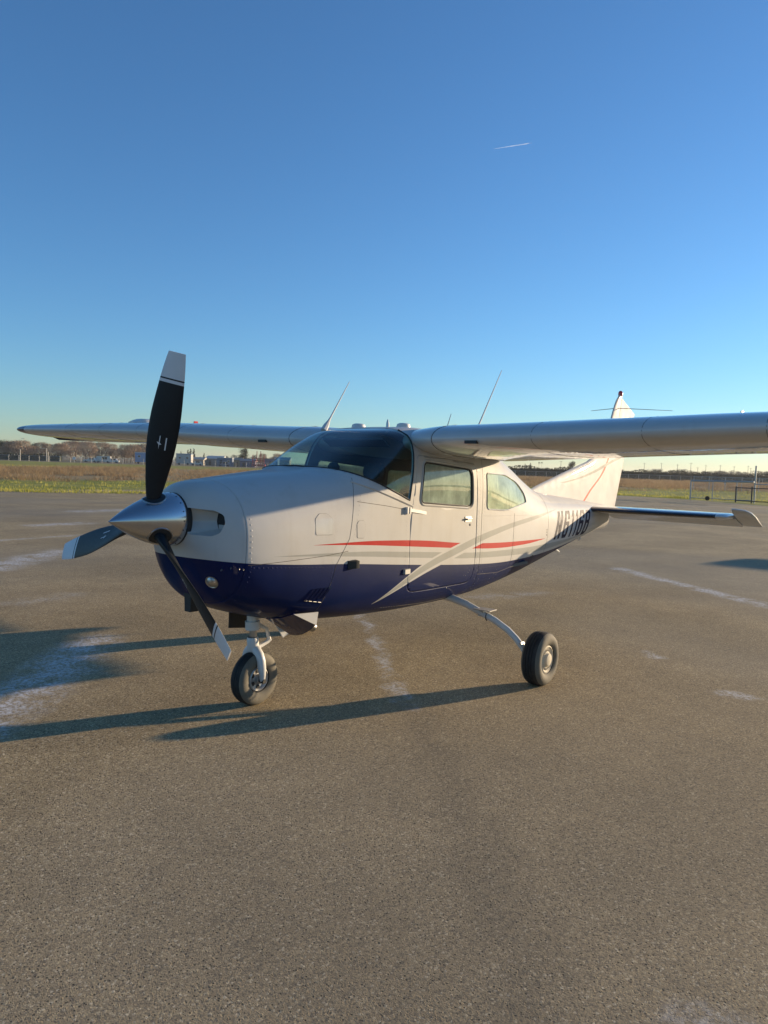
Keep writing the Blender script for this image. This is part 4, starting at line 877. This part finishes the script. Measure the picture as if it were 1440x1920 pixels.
def crown_mesh(name, kind, mat, seed, n=900):
    g = np.random.default_rng(seed); V = []; F = []
    if kind == 'bare':       # upright fan of thin twigs, hazy outline
        for _ in range(n):
            u = g.random()**.6; th = g.uniform(0, 2*np.pi); rr = .36*math.sqrt(g.random())*math.sin(min(1, u*1.15)*math.pi*.62+.35); z = .08+.88*u*(1-.18*(rr/.36)**2)
            p = np.array([rr*math.cos(th), rr*math.sin(th), z]); dr = np.array([math.cos(th)*.5+g.normal(0, .35), math.sin(th)*.5+g.normal(0, .35), 1.0]); dr /= np.linalg.norm(dr); L = g.uniform(.05, .13)
            s = np.cross(dr, g.normal(0, 1, 3)); s /= np.linalg.norm(s); k = len(V); V += [p-s*.0045, p+s*.0045, p+dr*L]; F.append((k, k+1, k+2))
    elif kind == 'palm':
        for a in range(26):
            th = g.uniform(0, 2*np.pi); el = g.uniform(-.6, 1.1); d0 = np.array([math.cos(th)*math.cos(el), math.sin(th)*math.cos(el), math.sin(el)]); c = np.array([0, 0, .9]); s = np.cross(d0, [0, 0, 1]); s /= np.linalg.norm(s)+1e-6
            q = [c, c+d0*.08, c+d0*.14-np.array([0, 0, .03])]; k = len(V); V += [q[0]-s*.006, q[0]+s*.006, q[1]-s*.016, q[1]+s*.016, q[2]]; F += [(k, k+1, k+3, k+2), (k+2, k+3, k+4)]
    else:
        lob = []
        if kind == 'round':
            for _ in range(11): th = g.uniform(0, 2*np.pi); r = g.uniform(.02, .24); lob.append((r*math.cos(th), r*math.sin(th), g.uniform(.40, .80), g.uniform(.12, .20)))
            lob.append((0, 0, .6, .26))
        elif kind == 'cone':
            for i in range(11): z = .16+.78*i/10; lob.append((g.normal(0, .01), g.normal(0, .01), z, .135*(1-.86*(i/10)**1.25)+.012))
        elif kind == 'bush':
            for _ in range(9): th = g.uniform(0, 2*np.pi); r = g.uniform(0, .32); lob.append((r*math.cos(th), r*math.sin(th), g.uniform(.3, .68), g.uniform(.18, .3)))
        wts = np.array([l[3]**2 for l in lob]); wts /= wts.sum()
        for _ in range(n):
            l = lob[g.choice(len(lob), p=wts)]; d0 = g.normal(0, 1, 3); d0 /= np.linalg.norm(d0); p = np.array(l[:3])+d0*l[3]*g.uniform(.55, 1.08)
            s1 = g.normal(0, 1, 3); s1 -= s1.dot(d0)*d0*.6; s1 /= np.linalg.norm(s1); s2 = np.cross(d0, s1); sz = g.uniform(.014, .032); k = len(V)
            V += [p-s1*sz, p+s2*sz*.7, p+s1*sz, p-s2*sz*.7]; F.append((k, k+1, k+2, k+3))
    me = bpy.data.meshes.new(name); me.from_pydata([tuple(map(float, v)) for v in V], [], F); me.materials.append(mat); return me
def trunk_mesh(name, kind, seed):
    g = random.Random(seed); d = MB()
    top = {'bare': .5, 'round': .5, 'cone': .6, 'palm': .9, 'bush': .35}[kind]; r = {'palm': .011, 'cone': .015, 'bush': .02}.get(kind, .022)
    d.tube([(0, 0, -.02), (g.uniform(-.01, .01), g.uniform(-.01, .01), top*.5), (0, 0, top)], [r, r*.75, r*.45], 6)
    if kind in ('bare', 'round'):
        for _ in range(7):
            th = g.uniform(0, 6.28); z0 = g.uniform(.18, .4); L = g.uniform(.2, .36); d.tube([(0, 0, z0), (math.cos(th)*L*.4, math.sin(th)*L*.4, z0+L*.5), (math.cos(th)*L*.65, math.sin(th)*L*.65, z0+L)], [r*.55, r*.35, r*.12], 4)
    return d.mesh(name, M['bark'])
TM = {}
for key, kind, mat, nn in (('bare', 'bare', 'twig', 2600), ('round', 'round', 'leaf', 1300), ('dark', 'round', 'darkleaf', 1300), ('cone', 'cone', 'darkleaf', 900), ('pale', 'round', 'hazeleaf', 1200), ('palm', 'palm', 'leaf', 0), ('bush', 'bush', 'leaf', 700)):
    TM[key] = [(crown_mesh('crown', kind, M[mat], 31*i+len(key)+ord(key[0]), nn), trunk_mesh('trunk', kind, i)) for i in range(3)]
trn = random.Random(8)
def tree(key, px, py, depth, label, wide=1.0, group=None):
    p = at(px, depth); h = max(1.5, hgt(px, py, depth)); root = empty(key.replace('bare', 'bare_tree').replace('round', 'leafy_tree').replace('dark', 'evergreen_tree').replace('cone', 'conifer_tree').replace('pale', 'pale_tree').replace('palm', 'palm_tree').replace('bush', 'bush'), p, trn.uniform(0, 6.28))
    cm, tm = trn.choice(TM[key]); c = link('crown', cm, root); tk = link('trunk', tm, root); root.scale = (h*wide, h*wide, h)
    tag(root, label, 'bush' if key == 'bush' else 'tree', group); return root
g1 = 'bare brown trees behind the far fence'
for px in range(-40, 260, 13):
    tree('bare', px+trn.uniform(-5, 5), 829+px*.02+trn.uniform(-7, 7), trn.uniform(285, 330), 'bare brown winter tree in the dense row behind the far fence', trn.uniform(1.0, 1.5), g1)
for px, py, dp in ((8, 818, 300), (20, 826, 305), (27, 826, 310), (33, 824, 300), (48, 831, 320), (60, 829, 322)):
    tree('round', px, py, dp, 'green leafy tree rising above the bare trees past the wing tip', 1.0, 'green trees past the wing tip')
for px, py, dp in ((228, 838, 300), (236, 837, 300), (243, 834, 305), (252, 830, 300)): tree('dark', px, py, dp, 'dark evergreen tree standing over the blue trailer', 1.1, 'evergreens over the blue trailer')
for px, py, dp in ((268, 831, 310), (282, 832, 315), (296, 836, 320)): tree('bare', px, py, dp, 'bare brown tree behind the blue trailer and propeller blade', 1.3, 'bare trees behind the blue trailer')
for px, py, dp in ((337, 845, 380), (350, 841, 380), (355, 839, 385), (361, 839, 380), (380, 848, 400)): tree('cone', px, py, dp, 'slim dark conifer behind the sheds under the wing', 1.0, 'slim conifers behind the sheds')
for px in range(330, 530, 9):
    kd = 'round' if trn.random() < .6 else 'pale'
    tree(kd, px, 853+px*.004+trn.uniform(-4, 3), trn.uniform(400, 480), 'low dull green tree on the skyline behind the sheds' if kd == 'round' else 'low pale grey green tree on the skyline behind the sheds', 1.5, 'skyline trees behind the sheds, '+kd)
tree('dark', 456, 834, 300, 'tall dark tree beside the red drilling rig', .8)
tree('bare', 490, 850, 310, 'small bare tree behind the red drilling rig', 1.0); tree('bare', 517, 850, 320, 'small bare tree next to the windshield edge behind low sheds', 1.1)
g2 = 'hazy far trees above the hedge'
for i, px in enumerate(range(950, 1620, 8)):
    kd = trn.choice(['pale', 'round', 'pale', 'bush'])
    tree(kd, px+trn.uniform(-3, 3), 876.5+(px-950)*.014+trn.uniform(-3, 3.5), trn.uniform(480, 640), {'pale': 'grey green far tree in the hazy line above the dark hedge', 'round': 'dull green far tree in the hazy line above the dark hedge', 'bush': 'broad low far bush in the hazy line above the dark hedge'}[kd], trn.uniform(1.3, 2.0), g2+' '+kd)
tree('dark', 1067, 863, 330, 'single tall dark tree standing beside the tail fin above the hedge', .9)
tree('cone', 981, 868, 420, 'narrow conifer above the hedge near the rear window', .9); tree('cone', 991, 867, 430, 'broad conifer pair tree above the hedge near the palms', 1.6)
for px in (1007, 1012): tree('palm', px, 865.5, 460, 'tall thin palm above the hedge behind the cabin', 1.0, 'pair of palms above the hedge')

# ------------------------------------------------------------------ hedge, fences, poles
def hedge(px0, px1, depth, h, label):
    a = at(px0, depth); b = at(px1, depth); L = (b-a).length; u = (b-a).normalized(); root = empty('hedge', a); g = np.random.default_rng(int(L)); V = []; F = []
    hs = np.interp(np.arange(0, L+4, 4), np.arange(0, L+4, 4), g.uniform(.82, 1.15, len(np.arange(0, L+4, 4))))
    for _ in range(int(L*55)):
        s = g.uniform(0, L); hh = h*np.interp(s, np.arange(0, L+4, 4), hs); y = g.uniform(-1.2, 1.2); z = g.uniform(0, 1)**.6*hh
        p = np.array([u.x*s-u.y*y, u.y*s+u.x*y, z]); s1 = g.normal(0, 1, 3); s1 /= np.linalg.norm(s1); s2 = np.cross(s1, g.normal(0, 1, 3)); s2 /= np.linalg.norm(s2); sz = g.uniform(.12, .26); k = len(V)
        V += [p-s1*sz, p+s2*sz, p+s1*sz, p-s2*sz]; F.append((k, k+1, k+2, k+3))
    me = bpy.data.meshes.new('hedge_leaves'); me.from_pydata([tuple(map(float, v)) for v in V], [], F); me.materials.append(M['darkleaf']); o = link('hedge_leaves', me, root)
    d = MB(); d.rings([[tuple(u*s+Vector((-u.y*y, u.x*y, z*h*.8))) for y, z in ((-.8, 0), (-.8, .8), (0, 1), (.8, .8), (.8, 0))] for s in np.linspace(0, L, 24)]); d.build('hedge_core', M['darkleaf'], root)
    tag(root, label, 'hedge')
hedge(925, 1640, 262, 3.3, 'long dark green hedge behind the fence beyond the tail'); hedge(-140, 112, 262, 2.3, 'dark hedge behind the fence past the far wing tip')
M['galv'] = simple('galvanised_pipe', (.40, .40, .38), .5, .4); M['rust'] = simple('dark_gate_pipe', (.07, .06, .05), .7)
def chainlink():
    t = NT('chain_link_mesh'); t.n.remove(t.bsdf); c = t.co('UV'); df = t.new('ShaderNodeBsdfDiffuse'); df.inputs[0].default_value = (.32, .32, .30, 1); tr = t.new('ShaderNodeBsdfTransparent')
    mp = t.new('ShaderNodeMapping'); mp.inputs['Rotation'].default_value = (0, 0, R(45)); t.L(c, mp.inputs[0]); sp = t.new('ShaderNodeSeparateXYZ'); t.L(mp.outputs[0], sp.inputs[0])
    w_ = [t.math('LESS_THAN', t.math('FRACT', t.math('MULTIPLY', sp.outputs[i], 18)), .075) for i in (0, 1)]; mx = t.new('ShaderNodeMixShader'); t.L(t.math('MAXIMUM', *w_), mx.inputs[0]); t.L(tr.outputs[0], mx.inputs[1]); t.L(df.outputs[0], mx.inputs[2]); t.L(mx.outputs[0], t.out.inputs[0]); return t.mat
M['chain'] = chainlink()
def sheet(name, pts, z0, z1, par, off):
    me = bpy.data.meshes.new(name); v = [(p.x-off.x, p.y-off.y, z) for p in pts for z in (z0, z1)]; k = len(pts); me.from_pydata(v, [], [(2*i, 2*i+2, 2*i+3, 2*i+1) for i in range(k-1)]); uv = me.uv_layers.new(); acc = [0]
    for a, b in zip(pts[:-1], pts[1:]): acc.append(acc[-1]+(b-a).length)
    for lp in me.loops: i = lp.vertex_index; uv.data[lp.index].uv = (acc[i//2], z0 if i % 2 == 0 else z1)
    me.materials.append(M['chain']); return link(name, me, par)
def chain_fence(pts, h, label, mat, r=.03, rail=True, group=None, bottom=False, mesh=True):
    root = empty('chain_link_fence', pts[0]); o = pts[0]; d = MB(); d.tube([(0, 0, -.1), (0, 0, h)], r, 8); d.lathe([(r*1.25, 0), (r*1.25, .03), (0, .06)], 8, (0, 0, h-.005), (0, 0, 1)); pm = d.mesh('post', mat)
    for p in pts: q = link('post', pm, root); q.location = p-o
    if rail: d = MB(); d.tube([p-o+Vector((0, 0, h-.02)) for p in pts], r*.75, 6); d.build('top_rail', mat, root)
    if bottom: d = MB(); d.tube([p-o+Vector((0, 0, .14)) for p in pts], r*.65, 6); d.build('bottom_rail', mat, root)
    if mesh: sheet('chain_link_mesh', pts, .05, h-.03, root, o)
    return tag(root, label, 'fence', group)
k = 92; chain_fence([at(-140, 236).lerp(at(1640, 236), i/k)+FWD*math.sin(i*.4)*.4 for i in range(k+1)], 1.75, 'long far chain link fence across the field in front of hedge and trees', M['galv'], .05)
# gate by the apron edge on the right
d0 = 54.5
def gate_post(px, ptop, dep): return at(px, dep), hgt(px, ptop, dep)
g_root = empty('sliding_gate', at(1293, 54)); go = at(1293, 54)
def pipe(name, a, b, r, mat, par): d = MB(); d.tube([a-go, b-go], r, 8); return d.build(name, mat, par)
A, B = at(1293, 54), at(1411, 51.5)
for t_, r in ((0, .055), (.36, .03), (.74, .035)): pipe('post', A.lerp(B, t_), A.lerp(B, t_)+Vector((0, 0, lerp(1.40, 1.43, t_))), r, M['galv'], g_root)
pipe('top_rail', A+Vector((0, 0, 1.38)), B+Vector((0, 0, 1.44)), .06, M['galv'], g_root); pipe('bottom_rail', A+Vector((0, 0, .14)), B+Vector((0, 0, .14)), .03, M['galv'], g_root)
sheet('chain_link_mesh', [A, B], .14, 1.38, g_root, go)
wl = MB(); c = at(1325, 53.2)-go; wl.lathe([(.0, -.05), (.06, -.05), (.12, -.06), (.155, -.04), (.16, 0), (.155, .04), (.12, .06), (.06, .05), (0, .05)], 20, c+Vector((0, 0, .16)), FWD); wl.build('roller_wheel', M['rubber'], g_root)
sg = MB(); p = A.lerp(B, .55)-go; sg.box((p.x, p.y, 1.30), (.10, .02, .14), 0, Matrix.Rotation(YAW-math.pi/2, 3, 'Z')); sg.build('small_sign', M['decal'], g_root)
tag(g_root, 'sliding chain link gate with black roller wheel at the apron edge', 'gate')
A2, B2 = at(1378, 51), at(1470, 47.5); g2r = empty('pipe_gate', A2); go = A2
for t_, h_ in ((0, 1.12), (.34, 1.15), (.70, 1.15), (1, 1.15)): pipe('post', A2.lerp(B2, t_), A2.lerp(B2, t_)+Vector((0, 0, h_)), .045, M['rust'], g2r)
for z in (.14, 1.02): pipe('rail', A2+Vector((0, 0, z)), B2+Vector((0, 0, z+.03)), .03, M['rust'], g2r)
sheet('chain_link_mesh', [A2, B2], .14, 1.02, g2r, go)
tag(g2r, 'dark pipe gate in front of the tall post at the apron edge', 'gate')
pp = at(1413, 50.5); tp = empty('gate_post', pp); d = MB(); d.tube([(0, 0, -.1), (0, 0, hgt(1413, 875, 50.5))], .055, 10); d.build('shaft', M['galv'], tp); d = MB(); d.lathe([(.065, 0), (.065, .05), (0, .09)], 10, (0, 0, hgt(1413, 875, 50.5)-.02), (0, 0, 1)); d.build('cap', M['galv'], tp); d = MB(); d.tube([(0, 0, 1.3), tuple((at(1470, 49)-pp)+Vector((0, 0, 1.3)))], .035, 8); d.build('arm', M['galv'], tp); tag(tp, 'tallest bare steel gate post with one arm at the apron edge', 'post')
chain_fence([at(x, dp) for x, dp in ((1298, 96), (1327, 94), (1357, 92), (1388, 90), (1420, 88), (1452, 86), (1490, 84))], 1.72, 'chain link fence in the brush behind the two gates', M['galv'], .04)

M['wood'] = simple('pole_wood', (.085, .065, .048), .9); M['palepole'] = simple('pale_pole', (.55, .50, .40), .7)
def utility_pole(px, ptop, dep, i):
    h = hgt(px, ptop, dep); r_ = empty('utility_pole', at(px, dep), YAW); d = MB(); d.tube([(0, 0, -.2), (0, 0, h)], [.17, .11], 8); d.build('shaft', M['wood'], r_)
    d = MB(); d.box((0, 0, h-.6), (.1, 2.2, .12)); d.build('crossarm', M['wood'], r_)
    for s in (-1, 0, 1):
        d = MB(); d.lathe([(.05, 0), (.07, .08), (.04, .16), (0, .18)], 6, (0, s*.95, h-.54), (0, 0, 1)); d.build('insulator', M['palepole'], r_)
    tag(r_, 'tall wooden utility pole in the line of poles above the hedge', 'pole', 'utility poles above the hedge')
for i, (px, pt) in enumerate(((1048, 864), (1158, 869), (1204, 868), (1236, 868), (1266, 870.5), (1291, 867.5), (1304, 876), (1319, 872), (1346, 872), (1372, 874), (1398, 873), (1403, 877))): utility_pole(px, pt, 520+17*(i % 4), i)
def arm_pole(px, ptop, dep, arm, label):
    h = hgt(px, ptop, dep); r_ = empty('arm_pole', at(px, dep), YAW); d = MB(); d.tube([(0, 0, -.2), (0, 0, h)], [.16, .12], 8); d.build('shaft', M['palepole'], r_); d = MB(); d.tube([(0, 0, h-.08), (0, arm, h-.05)], .08, 6); d.build('arm', M['palepole'], r_); tag(r_, label, 'pole')
arm_pole(85.5, 840.5, 240, 2.0, 'pale pole with a long side arm standing beside a shorter pole at the fence'); arm_pole(36, 841.5, 240, -1.0, 'leaning pale pole with short arm at the fence past the wing tip')
arm_pole(88.5, 847, 238, .1, 'shorter pale pole next to the pole with the long side arm'); arm_pole(44, 822, 290, 1.2, 'tall lamp pole with flat head among the trees past the wing tip')
d0 = at(137.5, 234); sgn = empty('field_sign', d0, YAW); d = MB(); d.box((0, 0, 1.3), (.06, .9, .9)); d.build('panel', M['decal'], sgn); d = MB(); d.tube([(0.05, 0, 0), (.05, 0, 1.3)], .05, 6); d.build('leg', M['galv'], sgn); tag(sgn, 'small white square sign hung at the fence under the far wing', 'sign')

# ------------------------------------------------------------------ yard behind the fence: trailers, sheds, rig, cars
def yard_box(px0, px1, ptop, dep, deep, col, label, cat, name, roof=None, roofcol=(.55, .54, .50), wheels=False, doors=1, lift=0.0):
    a, b = at(px0, dep), at(px1, dep); W = (b-a).length; c = (a+b)/2; h = hgt((px0+px1)/2, ptop, dep)
    r_ = empty(name, c, YAW-math.pi/2); wm = simple(name+'_wall', col, .6, var=.15, scale=.8); rm = simple(name+'_roof', roofcol, .55, var=.12, scale=.5); hw = h*(.72 if roof == 'gable' else .94)
    d = MB(); d.box((0, deep/2, (hw+lift)/2), (W, deep, hw-lift)); d.build('wall', wm, r_, smooth=False)
    d = MB()
    if roof == 'gable': d.rings([[(x, -.3, hw), (x, deep/2, h), (x, deep+.3, hw), (x, deep+.3, hw-.1), (x, -.3, hw-.1)] for x in (-W/2-.3, W/2+.3)])
    else: d.box((0, deep/2, h*.97), (W+.16, deep+.16, h*.06-.004))
    d.build('roof', rm, r_, smooth=False)
    nw = max(1, int(W/2.6)); 
    for i in range(nw):
        x = -W/2+W*(i+.5)/nw
        if i == doors-1 and not wheels:
            d = MB(); d.box((x, -.02, lift+hw*.38), (.95, .05, hw*.72)); dd = d.build('door', M['rust'], r_, smooth=False)
        else:
            d = MB(); d.box((x, -.02, lift+(hw-lift)*.62), (1.0, .05, .8)); f_ = d.build('window_frame', M['decal'], r_, smooth=False); d = MB(); d.box((x, -.035, lift+(hw-lift)*.62), (.84, .04, .64)); d.build('pane', M['boot'], f_, smooth=False)
    if wheels:
        for x in (-W*.3, W*.28):
            d = MB(); d.lathe([(0, -.1), (.25, -.1), (.38, -.08), (.4, 0), (.38, .08), (.25, .1), (0, .1)], 14, (x, -.05, .4), (0, 1, 0)); d.build('wheel', M['rubber'], r_)
    return tag(r_, label, cat)
yard_box(251, 283, 848, 258, 2.6, (.20, .29, .44), 'blue grey box trailer behind the fence beside the propeller blade', 'trailer', 'box_trailer', wheels=True, lift=.7)
yard_box(328, 356, 850.5, 275, 3, (.46, .43, .38), 'white mobile home with blue shade roof behind the fence', 'trailer', 'mobile_home', roofcol=(.10, .22, .34), wheels=True, lift=.5)
yard_box(357, 379, 857, 280, 6, (.36, .32, .26), 'beige flat shed between mobile home and grey workshop', 'shed', 'flat_shed', roof='gable', roofcol=(.42, .38, .31))
yard_box(384, 414, 854.5, 285, 8, (.22, .23, .22), 'grey workshop with pale pitched roof behind the fence', 'building', 'workshop', roof='gable', roofcol=(.48, .47, .43))
yard_box(405, 433, 858, 272, 3, (.14, .17, .22), 'dark blue container in front of the grey workshop', 'container', 'container', roofcol=(.5, .5, .48))
yard_box(433, 450, 858, 280, 6, (.44, .31, .17), 'tan house with brown roof behind the fence', 'house', 'tan_house', roof='gable', roofcol=(.30, .21, .14))
yard_box(448, 475, 860, 278, 5, (.17, .13, .19), 'purple grey shed with pink roof beside the red rig', 'shed', 'low_shed', roof='gable', roofcol=(.42, .28, .24))
yard_box(492, 518, 860, 276, 5, (.13, .14, .19), 'dark low shed between red rig and windshield', 'shed', 'dark_shed', roofcol=(.24, .20, .18)); yard_box(512, 540, 857, 300, 6, (.28, .19, .13), 'brown pitched barn beside the windshield', 'barn', 'barn', roof='gable', roofcol=(.34, .30, .27))
M['rigred'] = simple('rig_red', (.32, .035, .04), .5)
rg_ = empty('drilling_rig', at(482, 268), YAW-math.pi/2); H = hgt(482, 846, 268)
for x in (-2.2, -.6, .9, 2.2):
    d = MB(); d.tube([(x, 0, 0), (x*.92, 0, H*(.75 if abs(x) > 1 else 1))], .13, 6); d.build('mast', M['rigred'], rg_)
for z in (.9, 1.7, 2.5, 3.2):
    d = MB(); d.tube([(-2.2, 0, z), (2.2, 0, z)], .1, 6); d.build('beam', M['rigred'], rg_)
for z in (.9, 1.7):
    d = MB(); d.tube([(-2.1, 0, z), (-.6, 0, z+.8), (.9, 0, z), (2.1, 0, z+.8)], .08, 6); d.build('brace', M['rigred'], rg_)
d = MB(); d.box((0, .6, .75), (5.0, 1.6, .7)); d.build('platform', M['rigred'], rg_, smooth=False)
d = MB(); d.tube([(.8, -.1, .1), (.85, -.1, 1.0), (1.5, -.1, 1.4), (2.2, -.1, 1.0), (2.25, -.1, .1)], .09, 6); d.build('arch', M['decal'], rg_); tag(rg_, 'red steel rig of masts and beams behind the fence', 'machine')
def car(px, dep, L, h, col, label, name='parked_car', van=False):
    r_ = empty(name, at(px, dep), YAW-math.pi/2+.15); m_ = simple(name+'_paint', col, .3, 0, .6, .05)
    prof = [(-L/2, .35), (-L/2, .8), (-L*.42, .9), (-L*.2 if not van else -L*.4, 1.0 if not van else h*.9), (-L*.1 if not van else -L*.36, h), (L*.28 if not van else L*.45, h), (L*.42 if not van else L*.49, .95), (L/2, .9), (L/2, .35)]
    d = MB(); d.rings([[(x, y, z) for x, z in prof] for y in (-.85, .85)]); b_ = d.build('body', m_, r_)
    for x0, x1 in ((-L*.06, L*.08), (L*.1, L*.26)): d = MB(); d.box(((x0+x1)/2, -.852, (h+.98)/2), (x1-x0, .02, (h-.98)*.7)); d.build('window', M['boot'], r_, smooth=False)
    for x in (-L*.32, L*.3):
        for y in (-.8, .8): d = MB(); d.lathe([(0, -.1), (.2, -.1), (.32, -.08), (.33, 0), (.32, .08), (.2, .1), (0, .1)], 14, (x, y, .33), (0, 1, 0)); d.build('wheel', M['rubber'], r_)
    tag(r_, label, 'car' if not van else 'van')
car(168, 262, 4.8, 1.5, (.62, .60, .55), 'white low car behind the fence left of the white van'); car(192, 264, 5.6, 2.3, (.62, .58, .5), 'cream white van parked behind the fence', 'parked_van', True); car(209, 262, 4.6, 1.5, (.64, .63, .60), 'white car behind the fence between van and blue trailer')
car(367, 268, 4.2, 1.5, (.55, .53, .48), 'pale car in front of the beige flat shed'); car(418, 262, 4.6, 1.6, (.10, .12, .18), 'dark car in front of the dark blue container')

# ------------------------------------------------------------------ second airplane outside the frame (its wing throws the shadow on the right)
other = empty('airplane', (23.8, -12.0, 0)); tag(other, 'second white high-wing airplane parked beyond the near wing', 'airplane')
def clone(o, par):
    c = o.copy(); COL.objects.link(c); c.parent = par
    for ch in o.children:
        if ch.name.split('.')[0] in ('flap', 'aileron', 'wing_end_panel', 'wing_tip', 'tyre', 'wheel_rim', 'window', 'fork', 'horn_balance'): clone(ch, c)
for ch in list(plane.children):
    if ch.name.split('.')[0] in ('fuselage', 'nose_bowl', 'cabin_door', 'windshield', 'rear_window', 'wing', 'wing_root_fairing', 'stabilizer', 'elevator', 'vertical_fin', 'rudder', 'spinner', 'propeller_blade', 'main_gear_leg', 'nose_gear_strut'): clone(ch, other)

# ------------------------------------------------------------------ contrail
def sky_pt(px, py, dist):
    dd = _fw+_r2*((px-720)/1380.765)-_u2*((py-960)/1380.765); return CAM+dd*dist
t = NT('contrail_ice'); t.base((.8, .8, .8)); t.set(Roughness=1.0, Specular_IOR_Level=0); tr = t.new('ShaderNodeBsdfTransparent'); mx = t.new('ShaderNodeMixShader'); c = t.co('Generated'); sp = t.new('ShaderNodeSeparateXYZ'); t.L(c, sp.inputs[0])
t.L(t.math('MULTIPLY_ADD', t.smooth(t.noise(c, 9, 3).outputs[0], .3, .7), .22, .04), mx.inputs[0]); tl = t.new('ShaderNodeBsdfTranslucent'); tl.inputs[0].default_value = (.9, .9, .9, 1); ad = t.new('ShaderNodeAddShader'); t.L(t.bsdf.outputs[0], ad.inputs[0]); t.L(tl.outputs[0], ad.inputs[1]); t.L(tr.outputs[0], mx.inputs[1]); t.L(ad.outputs[0], mx.inputs[2]); t.L(mx.outputs[0], t.out.inputs[0])
d = MB(); a, b = sky_pt(924, 279.5, 21000), sky_pt(997, 268, 21000); d.tube([a.lerp(b, i/12) for i in range(13)], [3+11*min(1, i/6) for i in range(12)]+[4], 8); tag(d.build('contrail', t.mat), 'short thin white contrail high in the blue sky', 'contrail')

# ------------------------------------------------------------------ evening haze
hz = NT('haze_air'); hz.n.remove(hz.bsdf); pv = hz.new('ShaderNodeVolumePrincipled'); pv.inputs['Color'].default_value = (.92, .93, .95, 1); pv.inputs['Density'].default_value = .0002; pv.inputs['Anisotropy'].default_value = .3; hz.L(pv.outputs[0], hz.out.inputs['Volume'])
d = MB(); d.box((400, 300, 6.5), (2600, 2600, 17)); tag(d.build('haze', hz.mat, smooth=False), 'thin evening haze over the field', 'haze', kind='stuff')
